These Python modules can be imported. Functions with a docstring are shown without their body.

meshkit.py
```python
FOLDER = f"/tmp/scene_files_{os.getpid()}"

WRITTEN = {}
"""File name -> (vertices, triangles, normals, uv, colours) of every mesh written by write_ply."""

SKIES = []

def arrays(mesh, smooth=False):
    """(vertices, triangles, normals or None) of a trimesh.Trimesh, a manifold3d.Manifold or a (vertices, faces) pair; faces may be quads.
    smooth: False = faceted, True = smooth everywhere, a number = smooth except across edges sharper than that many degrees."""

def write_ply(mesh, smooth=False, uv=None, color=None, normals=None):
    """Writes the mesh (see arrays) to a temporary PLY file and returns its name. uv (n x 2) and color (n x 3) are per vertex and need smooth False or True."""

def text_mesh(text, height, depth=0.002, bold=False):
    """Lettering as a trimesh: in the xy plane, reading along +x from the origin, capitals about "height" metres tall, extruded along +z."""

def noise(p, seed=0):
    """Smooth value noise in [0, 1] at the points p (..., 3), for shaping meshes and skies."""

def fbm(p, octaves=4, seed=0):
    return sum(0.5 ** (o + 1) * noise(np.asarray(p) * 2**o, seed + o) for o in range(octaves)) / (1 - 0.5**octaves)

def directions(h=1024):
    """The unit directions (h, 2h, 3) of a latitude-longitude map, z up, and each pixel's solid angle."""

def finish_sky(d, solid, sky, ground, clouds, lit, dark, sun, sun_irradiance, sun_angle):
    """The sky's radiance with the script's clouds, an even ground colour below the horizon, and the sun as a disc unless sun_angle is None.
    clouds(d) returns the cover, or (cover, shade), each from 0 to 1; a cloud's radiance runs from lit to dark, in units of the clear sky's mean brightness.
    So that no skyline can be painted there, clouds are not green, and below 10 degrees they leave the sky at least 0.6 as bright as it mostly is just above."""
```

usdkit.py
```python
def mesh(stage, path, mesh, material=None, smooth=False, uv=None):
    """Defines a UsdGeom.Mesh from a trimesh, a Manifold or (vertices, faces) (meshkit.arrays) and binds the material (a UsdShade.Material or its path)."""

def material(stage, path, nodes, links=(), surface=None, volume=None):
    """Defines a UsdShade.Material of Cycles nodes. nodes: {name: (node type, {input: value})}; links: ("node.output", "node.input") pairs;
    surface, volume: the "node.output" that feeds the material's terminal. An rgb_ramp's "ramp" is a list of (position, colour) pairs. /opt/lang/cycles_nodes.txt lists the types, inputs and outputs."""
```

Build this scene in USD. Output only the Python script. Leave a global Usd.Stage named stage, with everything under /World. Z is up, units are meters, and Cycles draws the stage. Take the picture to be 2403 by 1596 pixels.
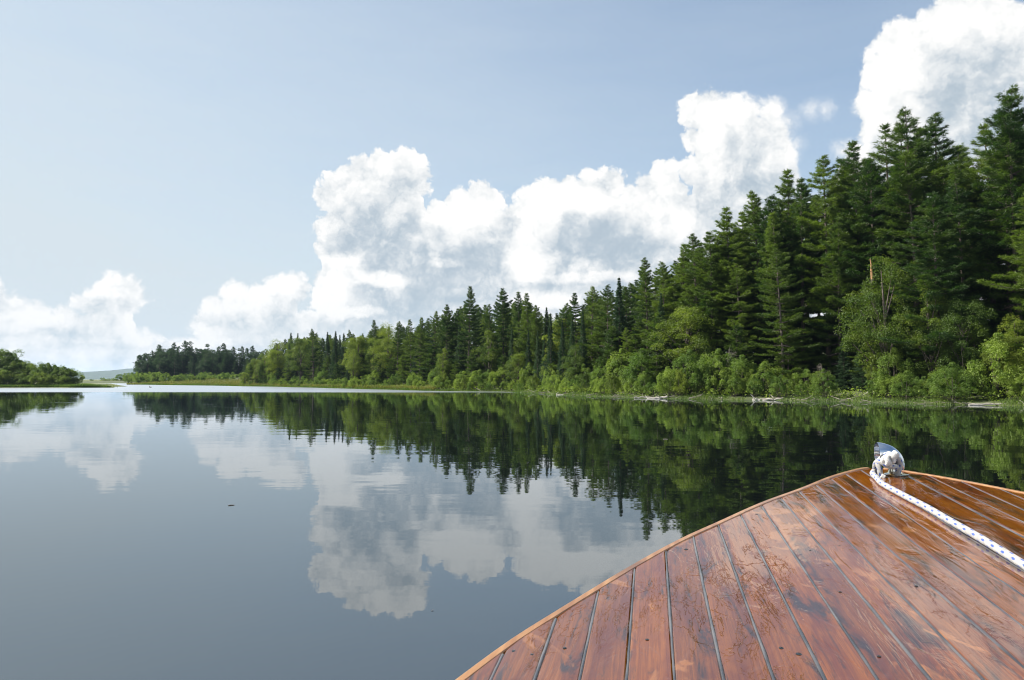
import math, random, numpy as np, trimesh, usdkit, meshkit
from pxr import Usd, UsdGeom, UsdLux, UsdShade, Gf, Sdf, Vt
stage = Usd.Stage.CreateInMemory()
UsdGeom.SetStageUpAxis(stage, 'Z')
WORLD = UsdGeom.Xform.Define(stage, '/World')
UsdGeom.Scope.Define(stage, '/World/Looks')

# ---------------------------------------------------------------- camera, light, exposure
FPX, EYE, TILT = 780.0, 1.5, math.atan(39.5 / 780.0)
EXPOSURE = 1.1
SUN_AZ, SUN_EL = math.radians(-82), math.radians(46)
SKY_STRENGTH = 0.08
cam = UsdGeom.Camera.Define(stage, '/World/camera')
cam.CreateHorizontalApertureAttr(36.0)
cam.CreateFocalLengthAttr(36 * FPX / 1024)
cam.AddTranslateOp().Set((0, 0, EYE))
cam.AddRotateXOp().Set(90 + math.degrees(TILT))
cam.CreateExposureAttr(EXPOSURE)
cam.CreateClippingRangeAttr((0.05, 20000))

sun = UsdLux.DistantLight.Define(stage, '/World/sun')
sun.CreateIntensityAttr(1.25)
sun.CreateAngleAttr(0.5)
sun.GetPrim().CreateAttribute('inputs:normalize', Sdf.ValueTypeNames.Bool).Set(True)
sun.CreateColorAttr((1, 0.95, 0.86))
SUN = np.array([math.sin(SUN_AZ) * math.cos(SUN_EL), math.cos(SUN_AZ) * math.cos(SUN_EL), math.sin(SUN_EL)])
sun.AddTransformOp().Set(Gf.Matrix4d().SetLookAt(Gf.Vec3d(*SUN), Gf.Vec3d(0, 0, 0), Gf.Vec3d(0, 0, 1)).GetInverse())


def ray(x, y, scale=2403):
    """World direction of a point of the photograph (its own pixels)."""
    k = 1024 / scale
    X, Y = (x * k - 512) / FPX, (340 - y * k) / FPX
    d = np.array([X, math.cos(TILT) - Y * math.sin(TILT), math.sin(TILT) + Y * math.cos(TILT)])
    return d / np.linalg.norm(d)


def azel(x, y, scale=2361):
    d = ray(x, y, scale)
    return math.atan2(d[0], d[1]), math.asin(d[2])


class Graph:
    """Collects Cycles nodes; call(kind, input=value or 'node.output') returns the node's name."""

    def __init__(self):
        self.nodes, self.links = {}, []

    def __call__(self, kind, out=None, **inputs):
        name, plain = f'n{len(self.nodes)}', {}
        for k, v in inputs.items():
            if isinstance(v, str) and v.startswith('n') and '.' in v:
                self.links.append((v, f'{name}.{k}'))
            else:
                plain[k] = v
        self.nodes[name] = (kind, plain)
        return name if out is None else f'{name}.{out}'

    def m(self, op, a, b=0.0, c=0.0, clamp=False):
        return self('math', 'value', math_type=op, value1=a, value2=b, value3=c, use_clamp=clamp)

    def step(self, v, lo, hi, a=0.0, b=1.0):
        return self('map_range', 'result', range_type='smoothstep', value=v, from_min=lo, from_max=hi, to_min=a, to_max=b, clamp=True)

    def lin(self, v, lo, hi, a=0.0, b=1.0):
        return self('map_range', 'result', range_type='linear', value=v, from_min=lo, from_max=hi, to_min=a, to_max=b, clamp=True)

    def mix(self, fac, a, b, kind='mix'):
        return self('mix', 'color', mix_type=kind, fac=fac, color1=a, color2=b)

    def make(self, path, surface=None, volume=None):
        return usdkit.material(stage, '/World/Looks/' + path, self.nodes, self.links, surface=surface, volume=volume)


def make_sky():
    g = Graph()
    K = 1 / (SKY_STRENGTH * 2 ** EXPOSURE)
    c = lambda r, gg, b: tuple(K * (((v / 255) + 0.055) / 1.055) ** 2.4 for v in (r, gg, b))
    pos = g('geometry', 'position')
    s = g('separate_xyz', vector=pos)
    az = g.m('arctan2', s + '.x', s + '.y')
    el = g.m('arcsine', s + '.z')
    sky = g('sky_texture', 'color', sky_type='single_scattering', sun_disc=False, sun_elevation=SUN_EL, sun_rotation=SUN_AZ, aerosol_density=1.2, air_density=1.0, ozone_density=1.6)
    sky = g.mix(1.0, sky, (0.80, 0.90, 0.93), 'multiply')
    # summer haze: thicker towards the horizon and towards the sun
    cs = g('vector_math', 'value', math_type='dot_product', vector1=pos, vector2=tuple(SUN))
    low = g.m('power', g.lin(el, 0.0, 0.75, 1.0, 0.0), 1.5)
    near = g.step(cs, -0.1, 0.9)
    fac = g.m('add', g.m('multiply', low, 0.82), g.m('multiply', near, 0.54), clamp=True)
    streak = g('noise_texture', 'fac', dimensions='3D', vector=g('mapping', 'vector', vector=pos, scale=(1.2, 1.2, 6.0), rotation=(0.2, 0.25, 0.0)), scale=1.6, detail=4.0, roughness=0.6)
    fac = g.m('add', fac, g.lin(streak, 0.35, 0.75, -0.05, 0.12), clamp=True)
    sky = g.mix(fac, sky, c(215, 227, 235))
    # cumulus: the skyline of the cloud bank as a function of azimuth, roughened by billows
    A0, A1 = math.radians(-36), math.radians(36)
    prof = [(-300, 700), (0, 692), (60, 702), (120, 712), (150, 706), (185, 690), (205, 662), (240, 640), (290, 642), (322, 652), (335, 700), (345, 752), (400, 765), (440, 762), (458, 738), (470, 706), (500, 682), (545, 652),
            (570, 672), (610, 655), (650, 634), (690, 630), (706, 660), (716, 690), (726, 560), (732, 450), (745, 425), (775, 402), (800, 385), (835, 362), (865, 355), (895, 365), (930, 350), (970, 362), (988, 385), (992, 440),
            (1000, 462), (1040, 455), (1065, 438), (1110, 422), (1140, 424), (1158, 460), (1195, 470), (1222, 440), (1262, 416), (1310, 410), (1360, 402), (1400, 390), (1425, 396), (1450, 428), (1482, 430), (1505, 400), (1535, 372), (1560, 420),
            (1580, 420), (1588, 262), (1610, 226), (1642, 210), (1680, 218), (1720, 222), (1765, 224), (1800, 240), (1835, 255), (1858, 300), (1876, 380), (1895, 420), (1915, 352), (1940, 322), (1968, 318), (1978, 300), (1984, 240), (2000, 150), (2030, 118),
            (2056, 90), (2075, 66), (2150, 56), (2168, 20), (2200, 2), (2280, -40), (2361, -70), (2700, -120)]
    soft = [(-300, .30), (700, .26), (720, .12), (980, .14), (1400, .18), (1580, .16), (1800, .5), (1860, 1.3), (1930, 1.0), (1985, .25), (2361, .22), (2700, .3)]
    pa = np.array([azel(x, y) for x, y in prof])
    xs = np.linspace(A0, A1, 256)
    mid = lambda x: math.atan((x - 1180.5) / 1798.5)
    top = np.interp(xs, pa[:, 0], pa[:, 1])
    from scipy.ndimage import minimum_filter1d
    top = minimum_filter1d(top, 5) - 0.011   # the round heads below stand out of this body
    sft = np.interp(xs, [mid(x) for x, _ in soft], [v for _, v in soft])
    warp = g('noise_texture', 'color', dimensions='3D', vector=pos, scale=15.0, detail=5.0, roughness=0.68)
    ws = g('separate_color', color=warp)
    az2 = g.m('multiply_add', ws + '.r', 0.030, g.m('subtract', az, 0.015))
    el2 = g.m('multiply_add', ws + '.g', 0.030, g.m('subtract', el, 0.015))
    ramp = g('rgb_ramp', 'color', ramp=[(i / 255, (top[i], sft[i], 0)) for i in range(256)], fac=g.lin(az2, A0, A1))
    rs = g('separate_color', color=ramp)
    wild = g('noise_texture', 'fac', dimensions='1D', w=az2, scale=3.2, detail=3.0, roughness=0.55)
    outside = g.step(g.m('absolute', az2), 0.56, 0.66)
    topn = g('mix_float', 'result', fac=outside, a=rs + '.r', b=g.m('multiply_add', wild, 0.75, -0.12), use_clamp=False)
    p2 = g('vector_math', 'vector', math_type='multiply_add', vector1=warp, vector2=(0.05, 0.05, 0.05), vector3=pos)
    vor = lambda v, sc: g('voronoi_texture', 'distance', dimensions='3D', feature='f1', vector=v, scale=sc, detail=3.0, roughness=0.72, use_normalize=True)
    h1 = vor(p2, 21.0)
    shift = (-0.016, -0.004, 0.014)
    h2 = vor(g('vector_math', 'vector', math_type='add', vector1=p2, vector2=shift), 21.0)
    depth = g.m('subtract', topn, el2)
    ae = g('combine_xyz', 'vector', x=az2, y=el2)
    heads = [(20, 726, 34), (75, 738, 34), (150, 738, 32), (205, 700, 36), (248, 682, 40), (298, 684, 36), (470, 742, 30), (500, 716, 34), (545, 690, 38), (602, 694, 34), (652, 672, 38), (686, 664, 30),
             (762, 520, 34), (766, 580, 36), (754, 462, 27), (778, 434, 32), (806, 414, 28), (838, 392, 31), (872, 386, 30), (905, 394, 28), (936, 382, 32), (964, 396, 26), (972, 430, 20), (768, 640, 38), (750, 690, 30),
             (1012, 492, 31), (1060, 470, 34), (1112, 454, 33), (1138, 468, 26), (1190, 500, 29), (1226, 474, 35), (1264, 450, 33), (1312, 444, 34), (1362, 438, 36), (1404, 424, 34), (1452, 462, 32), (1500, 438, 34), (1536, 404, 32), (1564, 444, 26),
             (1612, 264, 40), (1650, 246, 37), (1692, 254, 36), (1738, 252, 32), (1782, 262, 38), (1816, 284, 30), (1786, 310, 52), (1800, 370, 50), (1836, 330, 26), (1870, 246, 22), (1902, 250, 17), (1598, 322, 30), (1606, 392, 36), (2008, 256, 30), (2014, 300, 34), (2032, 168, 40), (2016, 148, 26), (2072, 108, 44), (2122, 96, 38), (2166, 66, 44), (2206, 38, 46), (2262, 12, 52), (1945, 345, 24), (1962, 352, 24)]
    for x, y, r in heads:
        a, e = azel(x, y)
        depth = g.m('maximum', depth, g.m('subtract', r / 1798.5, g('vector_math', 'value', math_type='distance', vector1=ae, vector2=(a, e, 0))))
    depth = g.m('multiply_add', g.m('subtract', 0.40, h1), 0.052, depth)
    width = g.m('multiply', rs + '.g', 0.035)
    cover = g('map_range', 'result', range_type='smoothstep', value=depth, from_min=0.0, from_max=width, to_min=0.0, to_max=1.0, clamp=True)
    # self shading: billows facing away from the sun, and the thick shadowed bodies
    emb = g.m('multiply', g.m('subtract', h1, h2), 3.4)
    body = g('noise_texture', 'fac', dimensions='3D', vector=g('mapping', 'vector', vector=pos, scale=(1, 1, 2.6)), scale=8.5, detail=4.0, roughness=0.6)
    sh = g.m('multiply_add', g.m('subtract', body, 0.5), 1.5, emb)
    sh = g.m('multiply_add', g.m('subtract', h1, 0.38), 1.5, sh)   # crevices between the billows
    sh = g.m('add', sh, g.step(depth, 0.010, 0.085, -0.30, 0.42))
    blobs = [  # x, y, rx, ry, how much darker (or, negative, brighter)
        (905, 430, 70, 26, .5), (850, 540, 75, 85, .7), (1010, 590, 120, 70, .6), (1120, 600, 60, 60, .4), (1390, 550, 170, 60, .75), (1500, 590, 60, 70, .3), (980, 690, 170, 34, .6), (1130, 700, 60, 50, .4),
        (1740, 370, 80, 80, .3), (2290, 220, 130, 130, .5), (2150, 130, 60, 26, .4), (240, 720, 50, 50, .5), (120, 775, 110, 14, .5), (610, 745, 90, 22, .4), (230, 800, 120, 8, .4),
        (885, 645, 60, 24, -1.5), (790, 620, 55, 40, -1.0), (770, 690, 60, 50, -.9), (830, 720, 70, 16, -.8), (1220, 605, 70, 40, -1.2), (1070, 500, 90, 40, -.7), (1030, 600, 50, 14, -.8), (1330, 640, 170, 14, -.9), (1240, 520, 60, 60, -.7), (1330, 460, 140, 34, -.6), (1540, 520, 50, 60, -.8), (1640, 330, 34, 100, -.8), (1680, 250, 90, 34, -.5),
        (2060, 250, 60, 90, -.8), (2090, 130, 50, 50, -.8), (2240, 60, 90, 50, -.6), (1250, 690, 110, 22, -.9), (560, 690, 50, 30, -.6), (650, 650, 40, 20, -.6), (250, 670, 60, 22, -.6), (60, 740, 80, 24, -.5), (300, 760, 30, 30, -.6), (420, 790, 100, 12, -.5)]
    for x, y, rx, ry, amt in blobs:
        a, e = azel(x, y)
        k = 1798.5
        q = g('vector_math', 'vector', math_type='multiply_add', vector1=ae, vector2=(k / rx, k / ry, 0), vector3=(-a * k / rx, -e * k / ry, 0))
        L = g('vector_math', 'value', math_type='length', vector1=q)
        sh = g.m('add', sh, g.step(L, *((0.1, 1.5) if amt > 0 else (0.5, 1.2)), amt, 0.0))
    shade = g.step(sh, -1.0, 1.45)
    hazy = g.step(el, 0.0, 0.15, 1.0, 0.0)
    lit = g.mix(g.m('multiply', hazy, 0.6), c(260, 259, 257), c(241, 243, 244))
    dark = g.mix(g.m('multiply', hazy, 0.8), c(182, 197, 209), c(199, 215, 225))
    cloud = g.mix(shade, lit, dark)
    col = g.mix(cover, sky, cloud)
    # no clouds are worked out in the upper sky and under the horizon, which only saves time
    clouded = g('background_shader', 'background', color=col, strength=SKY_STRENGTH)
    clear = g('background_shader', 'background', color=sky, strength=SKY_STRENGTH)
    under = g('background_shader', 'background', color=c(120, 128, 120), strength=SKY_STRENGTH)
    up = g('mix_closure', 'closure', fac=g.m('greater_than', el, 0.60), closure1=clouded, closure2=clear)
    b = g('mix_closure', 'closure', fac=g.m('less_than', el, -0.01), closure1=up, closure2=under)
    return g.make('sky', surface=b)


dome = UsdLux.DomeLight.Define(stage, '/World/sky')
UsdShade.MaterialBindingAPI.Apply(dome.GetPrim()).Bind(make_sky())
dome.GetPrim().SetCustomDataByKey('kind', 'structure')

# ---------------------------------------------------------------- naming and building helpers
USED = {}


def numbered(path):
    n = USED.get(path, -1) + 1
    USED[path] = n
    return path if n == 0 else f'{path}_{n:03d}'


def tag(prim, label=None, category=None, group=None, kind=None):
    for k, v in (('label', label), ('category', category), ('group', group), ('kind', kind)):
        if v:
            prim.SetCustomDataByKey(k, v)
    return prim


def obj(name, mesh, mat, parent='/World', smooth=False, uv=None):
    return usdkit.mesh(stage, numbered(f'{parent}/{name}'), mesh, '/World/Looks/' + mat, smooth, uv).GetPrim()


def thing(name, label, category, group=None, loc=(0, 0, 0), rz=0.0, scale=1.0, like=None, squeeze=1.0):
    x = UsdGeom.Xform.Define(stage, numbered('/World/' + name))
    x.AddTranslateOp().Set(tuple(float(v) for v in loc))
    if rz:
        x.AddRotateZOp().Set(float(rz))
    if scale != 1.0 or squeeze != 1.0:
        x.AddScaleOp().Set((scale * squeeze, scale * squeeze, scale))
    p = tag(x.GetPrim(), label, category, group)
    if like:
        p.GetReferences().AddInternalReference(like)
        p.SetInstanceable(True)
    return p


def cat(parts):
    """Joins (vertices, faces) pairs."""
    vs, fs, n = [], [], 0
    for v, f in parts:
        vs.append(v)
        fs.append(np.asarray(f) + n)
        n += len(v)
    return np.vstack(vs), np.vstack(fs)


def tube(points, radii, sides=8, caps=True):
    p = np.asarray(points, float)
    r = np.broadcast_to(radii, (len(p),)).astype(float)
    t = np.gradient(p, axis=0)
    t /= np.linalg.norm(t, axis=1, keepdims=True) + 1e-12
    a = np.cross(t[0], [0, 0, 1.0] if abs(t[0][2]) < 0.9 else [1.0, 0, 0])
    A = []
    for k in range(len(p)):
        a = a - t[k] * (a @ t[k])
        a /= np.linalg.norm(a) + 1e-12
        A.append(a)
    A = np.array(A)
    B = np.cross(t, A)
    ang = np.arange(sides) * 2 * np.pi / sides
    v = (p[:, None] + r[:, None, None] * (np.cos(ang)[None, :, None] * A[:, None] + np.sin(ang)[None, :, None] * B[:, None])).reshape(-1, 3)
    i, j = np.meshgrid(np.arange(len(p) - 1), np.arange(sides), indexing='ij')
    q = np.stack([i * sides + j, i * sides + (j + 1) % sides, (i + 1) * sides + (j + 1) % sides, (i + 1) * sides + j], -1).reshape(-1, 4)
    f = np.vstack([q[:, [0, 1, 2]], q[:, [0, 2, 3]]])
    if caps:
        n = len(v)
        v = np.vstack([v, p[0], p[-1]])
        k = np.arange(sides)
        e = (len(p) - 1) * sides
        f = np.vstack([f, np.stack([np.full(sides, n), (k + 1) % sides, k], 1), np.stack([np.full(sides, n + 1), e + k, e + (k + 1) % sides], 1)])
    return v, f


def grid_mesh(P):
    """P (n, m, 3) as a quad sheet."""
    n, m = P.shape[:2]
    i, j = np.meshgrid(np.arange(n - 1), np.arange(m - 1), indexing='ij')
    q = np.stack([i * m + j, (i + 1) * m + j, (i + 1) * m + j + 1, i * m + j + 1], -1).reshape(-1, 4)
    return P.reshape(-1, 3), np.vstack([q[:, [0, 1, 2]], q[:, [0, 2, 3]]])


def spline(pts, n):
    from scipy.interpolate import CubicSpline
    pts = np.asarray(pts, float)
    s = np.concatenate([[0], np.cumsum(np.linalg.norm(np.diff(pts, axis=0), axis=1))])
    return CubicSpline(s, pts)(np.linspace(0, s[-1], n))


def unit(v):
    return v / (np.linalg.norm(v, axis=-1, keepdims=True) + 1e-12)


# ---------------------------------------------------------------- materials
def leaf_look(name, dark, light, trans, scale=0.6, through=0.4, rough=0.55, spec=0.35):
    g = Graph()
    rnd = g('object_info', 'random')
    pos = g('geometry', 'position')
    n = g('noise_texture', 'fac', dimensions='3D', vector=pos, scale=scale, detail=2.0)
    isl = g('geometry', 'random_per_island')
    f = g.m('multiply_add', rnd, 0.55, g.m('multiply_add', g.m('subtract', n, 0.5), 1.3, g.m('multiply_add', isl, 0.5, 0.0)))
    col = g.mix(g.m('add', f, 0.0, clamp=True), dark, light)
    p = g('principled_bsdf', 'BSDF', base_color=col, roughness=rough, specular_ior_level=spec)
    t = g('translucent_bsdf', 'BSDF', color=g.mix(1.0, col, trans, 'multiply'))
    g.make(name, surface=g('mix_closure', 'closure', fac=through, closure1=p, closure2=t))


leaf_look('pine_needles', (0.022, 0.052, 0.008), (0.140, 0.200, 0.020), (1.4, 1.5, 0.6), through=0.35)
leaf_look('spruce_needles', (0.018, 0.045, 0.016), (0.045, 0.085, 0.026), (1.2, 1.4, 0.7), through=0.25)
leaf_look('broad_leaves', (0.05, 0.088, 0.012), (0.215, 0.26, 0.026), (1.5, 1.6, 0.6), through=0.42)
leaf_look('shrub_leaves', (0.075, 0.13, 0.02), (0.27, 0.33, 0.05), (1.4, 1.6, 0.6), through=0.4)
leaf_look('far_leaves', (0.022, 0.055, 0.018), (0.06, 0.105, 0.028), (1.2, 1.4, 0.7), through=0.3)
leaf_look('island_leaves', (0.07, 0.115, 0.014), (0.21, 0.255, 0.03), (1.4, 1.6, 0.6), through=0.4)
leaf_look('grass_blades', (0.075, 0.125, 0.022), (0.20, 0.235, 0.045), (1.4, 1.5, 0.6), scale=0.35, through=0.35)
leaf_look('meadow_grass', (0.13, 0.15, 0.03), (0.30, 0.26, 0.075), (1.3, 1.3, 0.6), scale=0.12, through=0.3)


def plain(name, dark, light, scale=3.0, rough=0.8, stretch=(1, 1, 1), bump=0.0, coord='object', detail=5.0):
    g = Graph()
    v = g('texture_coordinate', coord) if coord == 'object' else g('geometry', 'position')
    v = g('mapping', 'vector', vector=v, scale=stretch)
    n = g('noise_texture', 'fac', dimensions='3D', vector=v, scale=scale, detail=detail, roughness=0.6)
    kw = dict(base_color=g.mix(g.step(n, 0.3, 0.7), dark, light), roughness=rough)
    if bump:
        kw['normal'] = g('bump', 'normal', height=n, strength=0.7, distance=bump)
    g.make(name, surface=g('principled_bsdf', 'BSDF', **kw))


plain('bark', (0.035, 0.026, 0.02), (0.13, 0.105, 0.085), 6.0, 0.9, (1, 1, 0.25))
plain('dead_wood', (0.10, 0.085, 0.07), (0.24, 0.21, 0.18), 5.0, 0.9, (1, 1, 0.3))
plain('snag_wood', (0.25, 0.13, 0.06), (0.42, 0.24, 0.12), 5.0, 0.9, (1, 1, 0.3))
plain('driftwood', (0.20, 0.18, 0.155), (0.38, 0.355, 0.315), 9.0, 0.85, (0.3, 1, 1), 0.01)
plain('forest_floor', (0.03, 0.042, 0.012), (0.07, 0.085, 0.025), 0.5, 0.95, bump=0.08, coord='position')
plain('meadow_ground', (0.07, 0.10, 0.025), (0.15, 0.155, 0.045), 0.12, 0.95, (1, 1, 1), coord='position')
plain('shore_mud', (0.10, 0.075, 0.04), (0.26, 0.21, 0.13), 1.2, 0.8, bump=0.03, coord='position')
plain('hill_forest', (0.012, 0.030, 0.018), (0.035, 0.065, 0.03), 0.05, 0.95, coord='position')
plain('feather', (0.02, 0.02, 0.02), (0.10, 0.09, 0.08), 30.0, 0.7)


def make_water():
    g = Graph()
    pos = g('geometry', 'position')
    s = g('separate_xyz', vector=pos)
    # calm water near the boat with long low swells; a breeze roughens everything beyond about 90 m
    edge = g('noise_texture', 'fac', dimensions='3D', vector=g('mapping', 'vector', vector=pos, scale=(0.02, 0.05, 1)), scale=1.0, detail=3.0)
    d = g.m('multiply_add', edge, 10.0, s + '.y')
    wind = g.step(d, 93.0, 101.0)
    swell = g('noise_texture', 'fac', dimensions='3D', vector=g('mapping', 'vector', vector=pos, scale=(0.55, 1.15, 1), rotation=(0, 0, 0.25)), scale=1.0, detail=2.0, roughness=0.45)
    fine = g('noise_texture', 'fac', dimensions='3D', vector=g('mapping', 'vector', vector=pos, scale=(2.6, 6.0, 1), rotation=(0, 0, -0.12)), scale=1.0, detail=2.0)
    patch = g.step(g('noise_texture', 'fac', dimensions='3D', vector=g('mapping', 'vector', vector=pos, scale=(0.05, 0.16, 1)), scale=1.0, detail=3.0), 0.5, 0.68)
    h = g.m('multiply_add', fine, g.m('multiply_add', patch, 0.10, 0.05), swell)
    b = g('bump', 'normal', height=h, strength=1.0, distance=g.m('multiply_add', patch, 0.003, 0.003))
    calm = g('glossy_bsdf', 'BSDF', color=(0.90, 0.96, 1.0), roughness=0.012, normal=b, distribution='ggx')
    rough = g('glossy_bsdf', 'BSDF', color=(0.70, 0.74, 0.775), roughness=0.33, distribution='ggx')
    # small breaths of air and insect rings: short streaks that catch the sky
    ring = g('noise_texture', 'fac', dimensions='3D', vector=g('mapping', 'vector', vector=pos, scale=(0.35, 0.9, 1), rotation=(0, 0, 0.05)), scale=1.0, detail=3.0, roughness=0.6)
    ring = g.m('multiply', g.step(ring, 0.66, 0.74), g.step(s + '.y', 8.0, 30.0, 0.0, 0.5))
    ruffled = g('glossy_bsdf', 'BSDF', color=(0.88, 0.93, 0.97), roughness=0.13, distribution='ggx')
    calm = g('mix_closure', 'closure', fac=ring, closure1=calm, closure2=ruffled)
    mirror = g('mix_closure', 'closure', fac=wind, closure1=calm, closure2=rough)
    body = g('diffuse_bsdf', 'BSDF', color=(0.003, 0.004, 0.0035), normal=b)
    fr = g('fresnel', 'fac', IOR=2.75)
    g.make('water', surface=g('mix_closure', 'closure', fac=fr, closure1=body, closure2=mirror))


make_water()

# ---------------------------------------------------------------- the land and the water
import shapely
K = 1024 / 2403


def at(px, D):
    """World X of photo column px (2403 wide) at depth D."""
    return (px * K - 512) / FPX * D


def shore_point(px, y):
    D = EYE * FPX / (y * K - 379.5)
    return at(px, D), D


SHORE_PX = [(2900, 965), (2600, 957.5), (2403, 953), (2357, 952), (2200, 948.5), (2023, 944), (1900, 941), (1812, 939.3), (1700, 937.5), (1600, 936), (1548, 935), (1450, 932), (1326, 927.5), (1290, 924.5), (1230, 921), (1178, 919), (1100, 918.3),
            (1000, 917), (920, 914.5), (839, 912.5), (750, 910), (650, 907.5), (560, 906), (500, 905), (400, 903.5), (330, 902.8)]
SHORE = np.array([shore_point(*p) for p in SHORE_PX] + [(-118, 240), (-135, 300), (-200, 330), (-420, 345)])
SHORE_FULL = np.vstack([[(260, -30), (110, 12), (60, 27)], SHORE])
SHORE_LINE = shapely.LineString(SHORE_FULL)
INLAND = np.array([0.72, 0.69])
WET = shapely.Polygon(np.vstack([SHORE_FULL, [(-2000, 345), (-2000, -500), (260, -500)]]))


def bank_height(xy):
    xy = np.atleast_2d(xy)
    d = shapely.distance(shapely.points(xy), SHORE_LINE)
    inside = shapely.contains_xy(WET, xy[:, 0], xy[:, 1])
    near = np.clip((110 - xy[:, 1]) / 60, 0, 1)
    h = np.interp(d, [0, 0.6, 3, 8, 20, 60, 200], [0.02, 0.14, 0.4, 0.9, 2.4, 8.0, 22]) * (0.6 + 0.6 * near)
    h = h + 0.25 * (meshkit.fbm(np.c_[xy * 0.22, np.zeros(len(xy))], 3) - 0.5) * np.clip(d / 2, 0, 1)
    h = np.minimum(h, np.interp(xy[:, 1], [215, 300], [25, 0.9]))
    return np.where(inside, -0.35 - 0.1 * np.minimum(d, 10), h)


def ground_z(x, y):
    return float(bank_height([(x, y)])[0])


def rows_out(line, n):
    s = np.linspace(0, 1, n)
    return np.array([line.interpolate(v, normalized=True).coords[0] for v in s])


base = rows_out(SHORE_LINE, 560)
offs = np.array([-1.6, -0.7, -0.15, 0.15, 0.6, 1.3, 2.3, 4, 7, 11, 16, 24, 36, 60, 110, 220, 420])
P = base[:, None, :] + offs[None, :, None] * INLAND
Z = bank_height(P.reshape(-1, 2)).reshape(P.shape[:2])
Z = np.where(offs[None] < 0, np.minimum(Z, 0.3 * offs[None]), Z)
tag(obj('bank_ground', grid_mesh(np.dstack([P, Z])), 'forest_floor', smooth=True), kind='structure')
xs = np.concatenate([-np.geomspace(6000, 5, 30), np.geomspace(5, 6000, 30)])
ys = np.concatenate([[-3000, -600, -100, -20], np.linspace(-5, 60, 12), np.geomspace(70, 7000, 24)])
X, Y = np.meshgrid(xs, ys, indexing='ij')
tag(obj('river_water', grid_mesh(np.dstack([X, Y, np.zeros_like(X)])), 'water'), kind='structure')
tag(obj('river_bed', grid_mesh(np.dstack([X, Y, np.full_like(X, -4.0)])[::6, ::4]), 'shore_mud'), kind='structure')

# far meadow, the low land across the bay
a = np.linspace(-900, -60, 120)
front = np.array([345 - 12 * meshkit.noise(np.array([v * 0.02, 0, 0])) + 0.03 * abs(v + 200) for v in a])
P = np.stack([np.stack([a + o * 0.15, front + o, np.full_like(a, z)], -1) for o, z in ((-6, -0.4), (0, 0.12), (6, 0.35), (40, 0.6), (160, 0.9), (600, 1.1), (1400, 1.1))], 1)
P[:, 1:, 2] += 0.25 * meshkit.noise(P[:, 1:] * np.array([0.05, 0.05, 0]))
tag(obj('far_meadow_ground', grid_mesh(P), 'meadow_ground', smooth=True), kind='structure')

# the wooded hill at the end of the valley
ax = np.linspace(-1500, 900, 420)
ay = np.concatenate([np.linspace(1250, 1650, 26), np.linspace(1700, 2600, 8)])
X, Y = np.meshgrid(ax, ay, indexing='ij')
crest = np.interp(X, [-1500, -1100, -877, -820, -768, -700, -500, 0, 900], [24, 13, 15, 17, 22, 26, 30, 34, 40])
up = np.clip((Y - 1250) / 330, 0, 1)
Zh = crest * (up ** 0.8) + 2.6 * (meshkit.fbm(np.dstack([X, Y, 0 * X]) * 0.13, 3, 5) - 0.45) * np.clip(up * 6, 0, 1) + 1.0 * meshkit.noise(np.dstack([X, Y, 0 * X]) * 0.45)
tag(obj('far_hill', grid_mesh(np.dstack([X, Y, Zh]) * 2.7), 'hill_forest', smooth=True), kind='structure')

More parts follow.
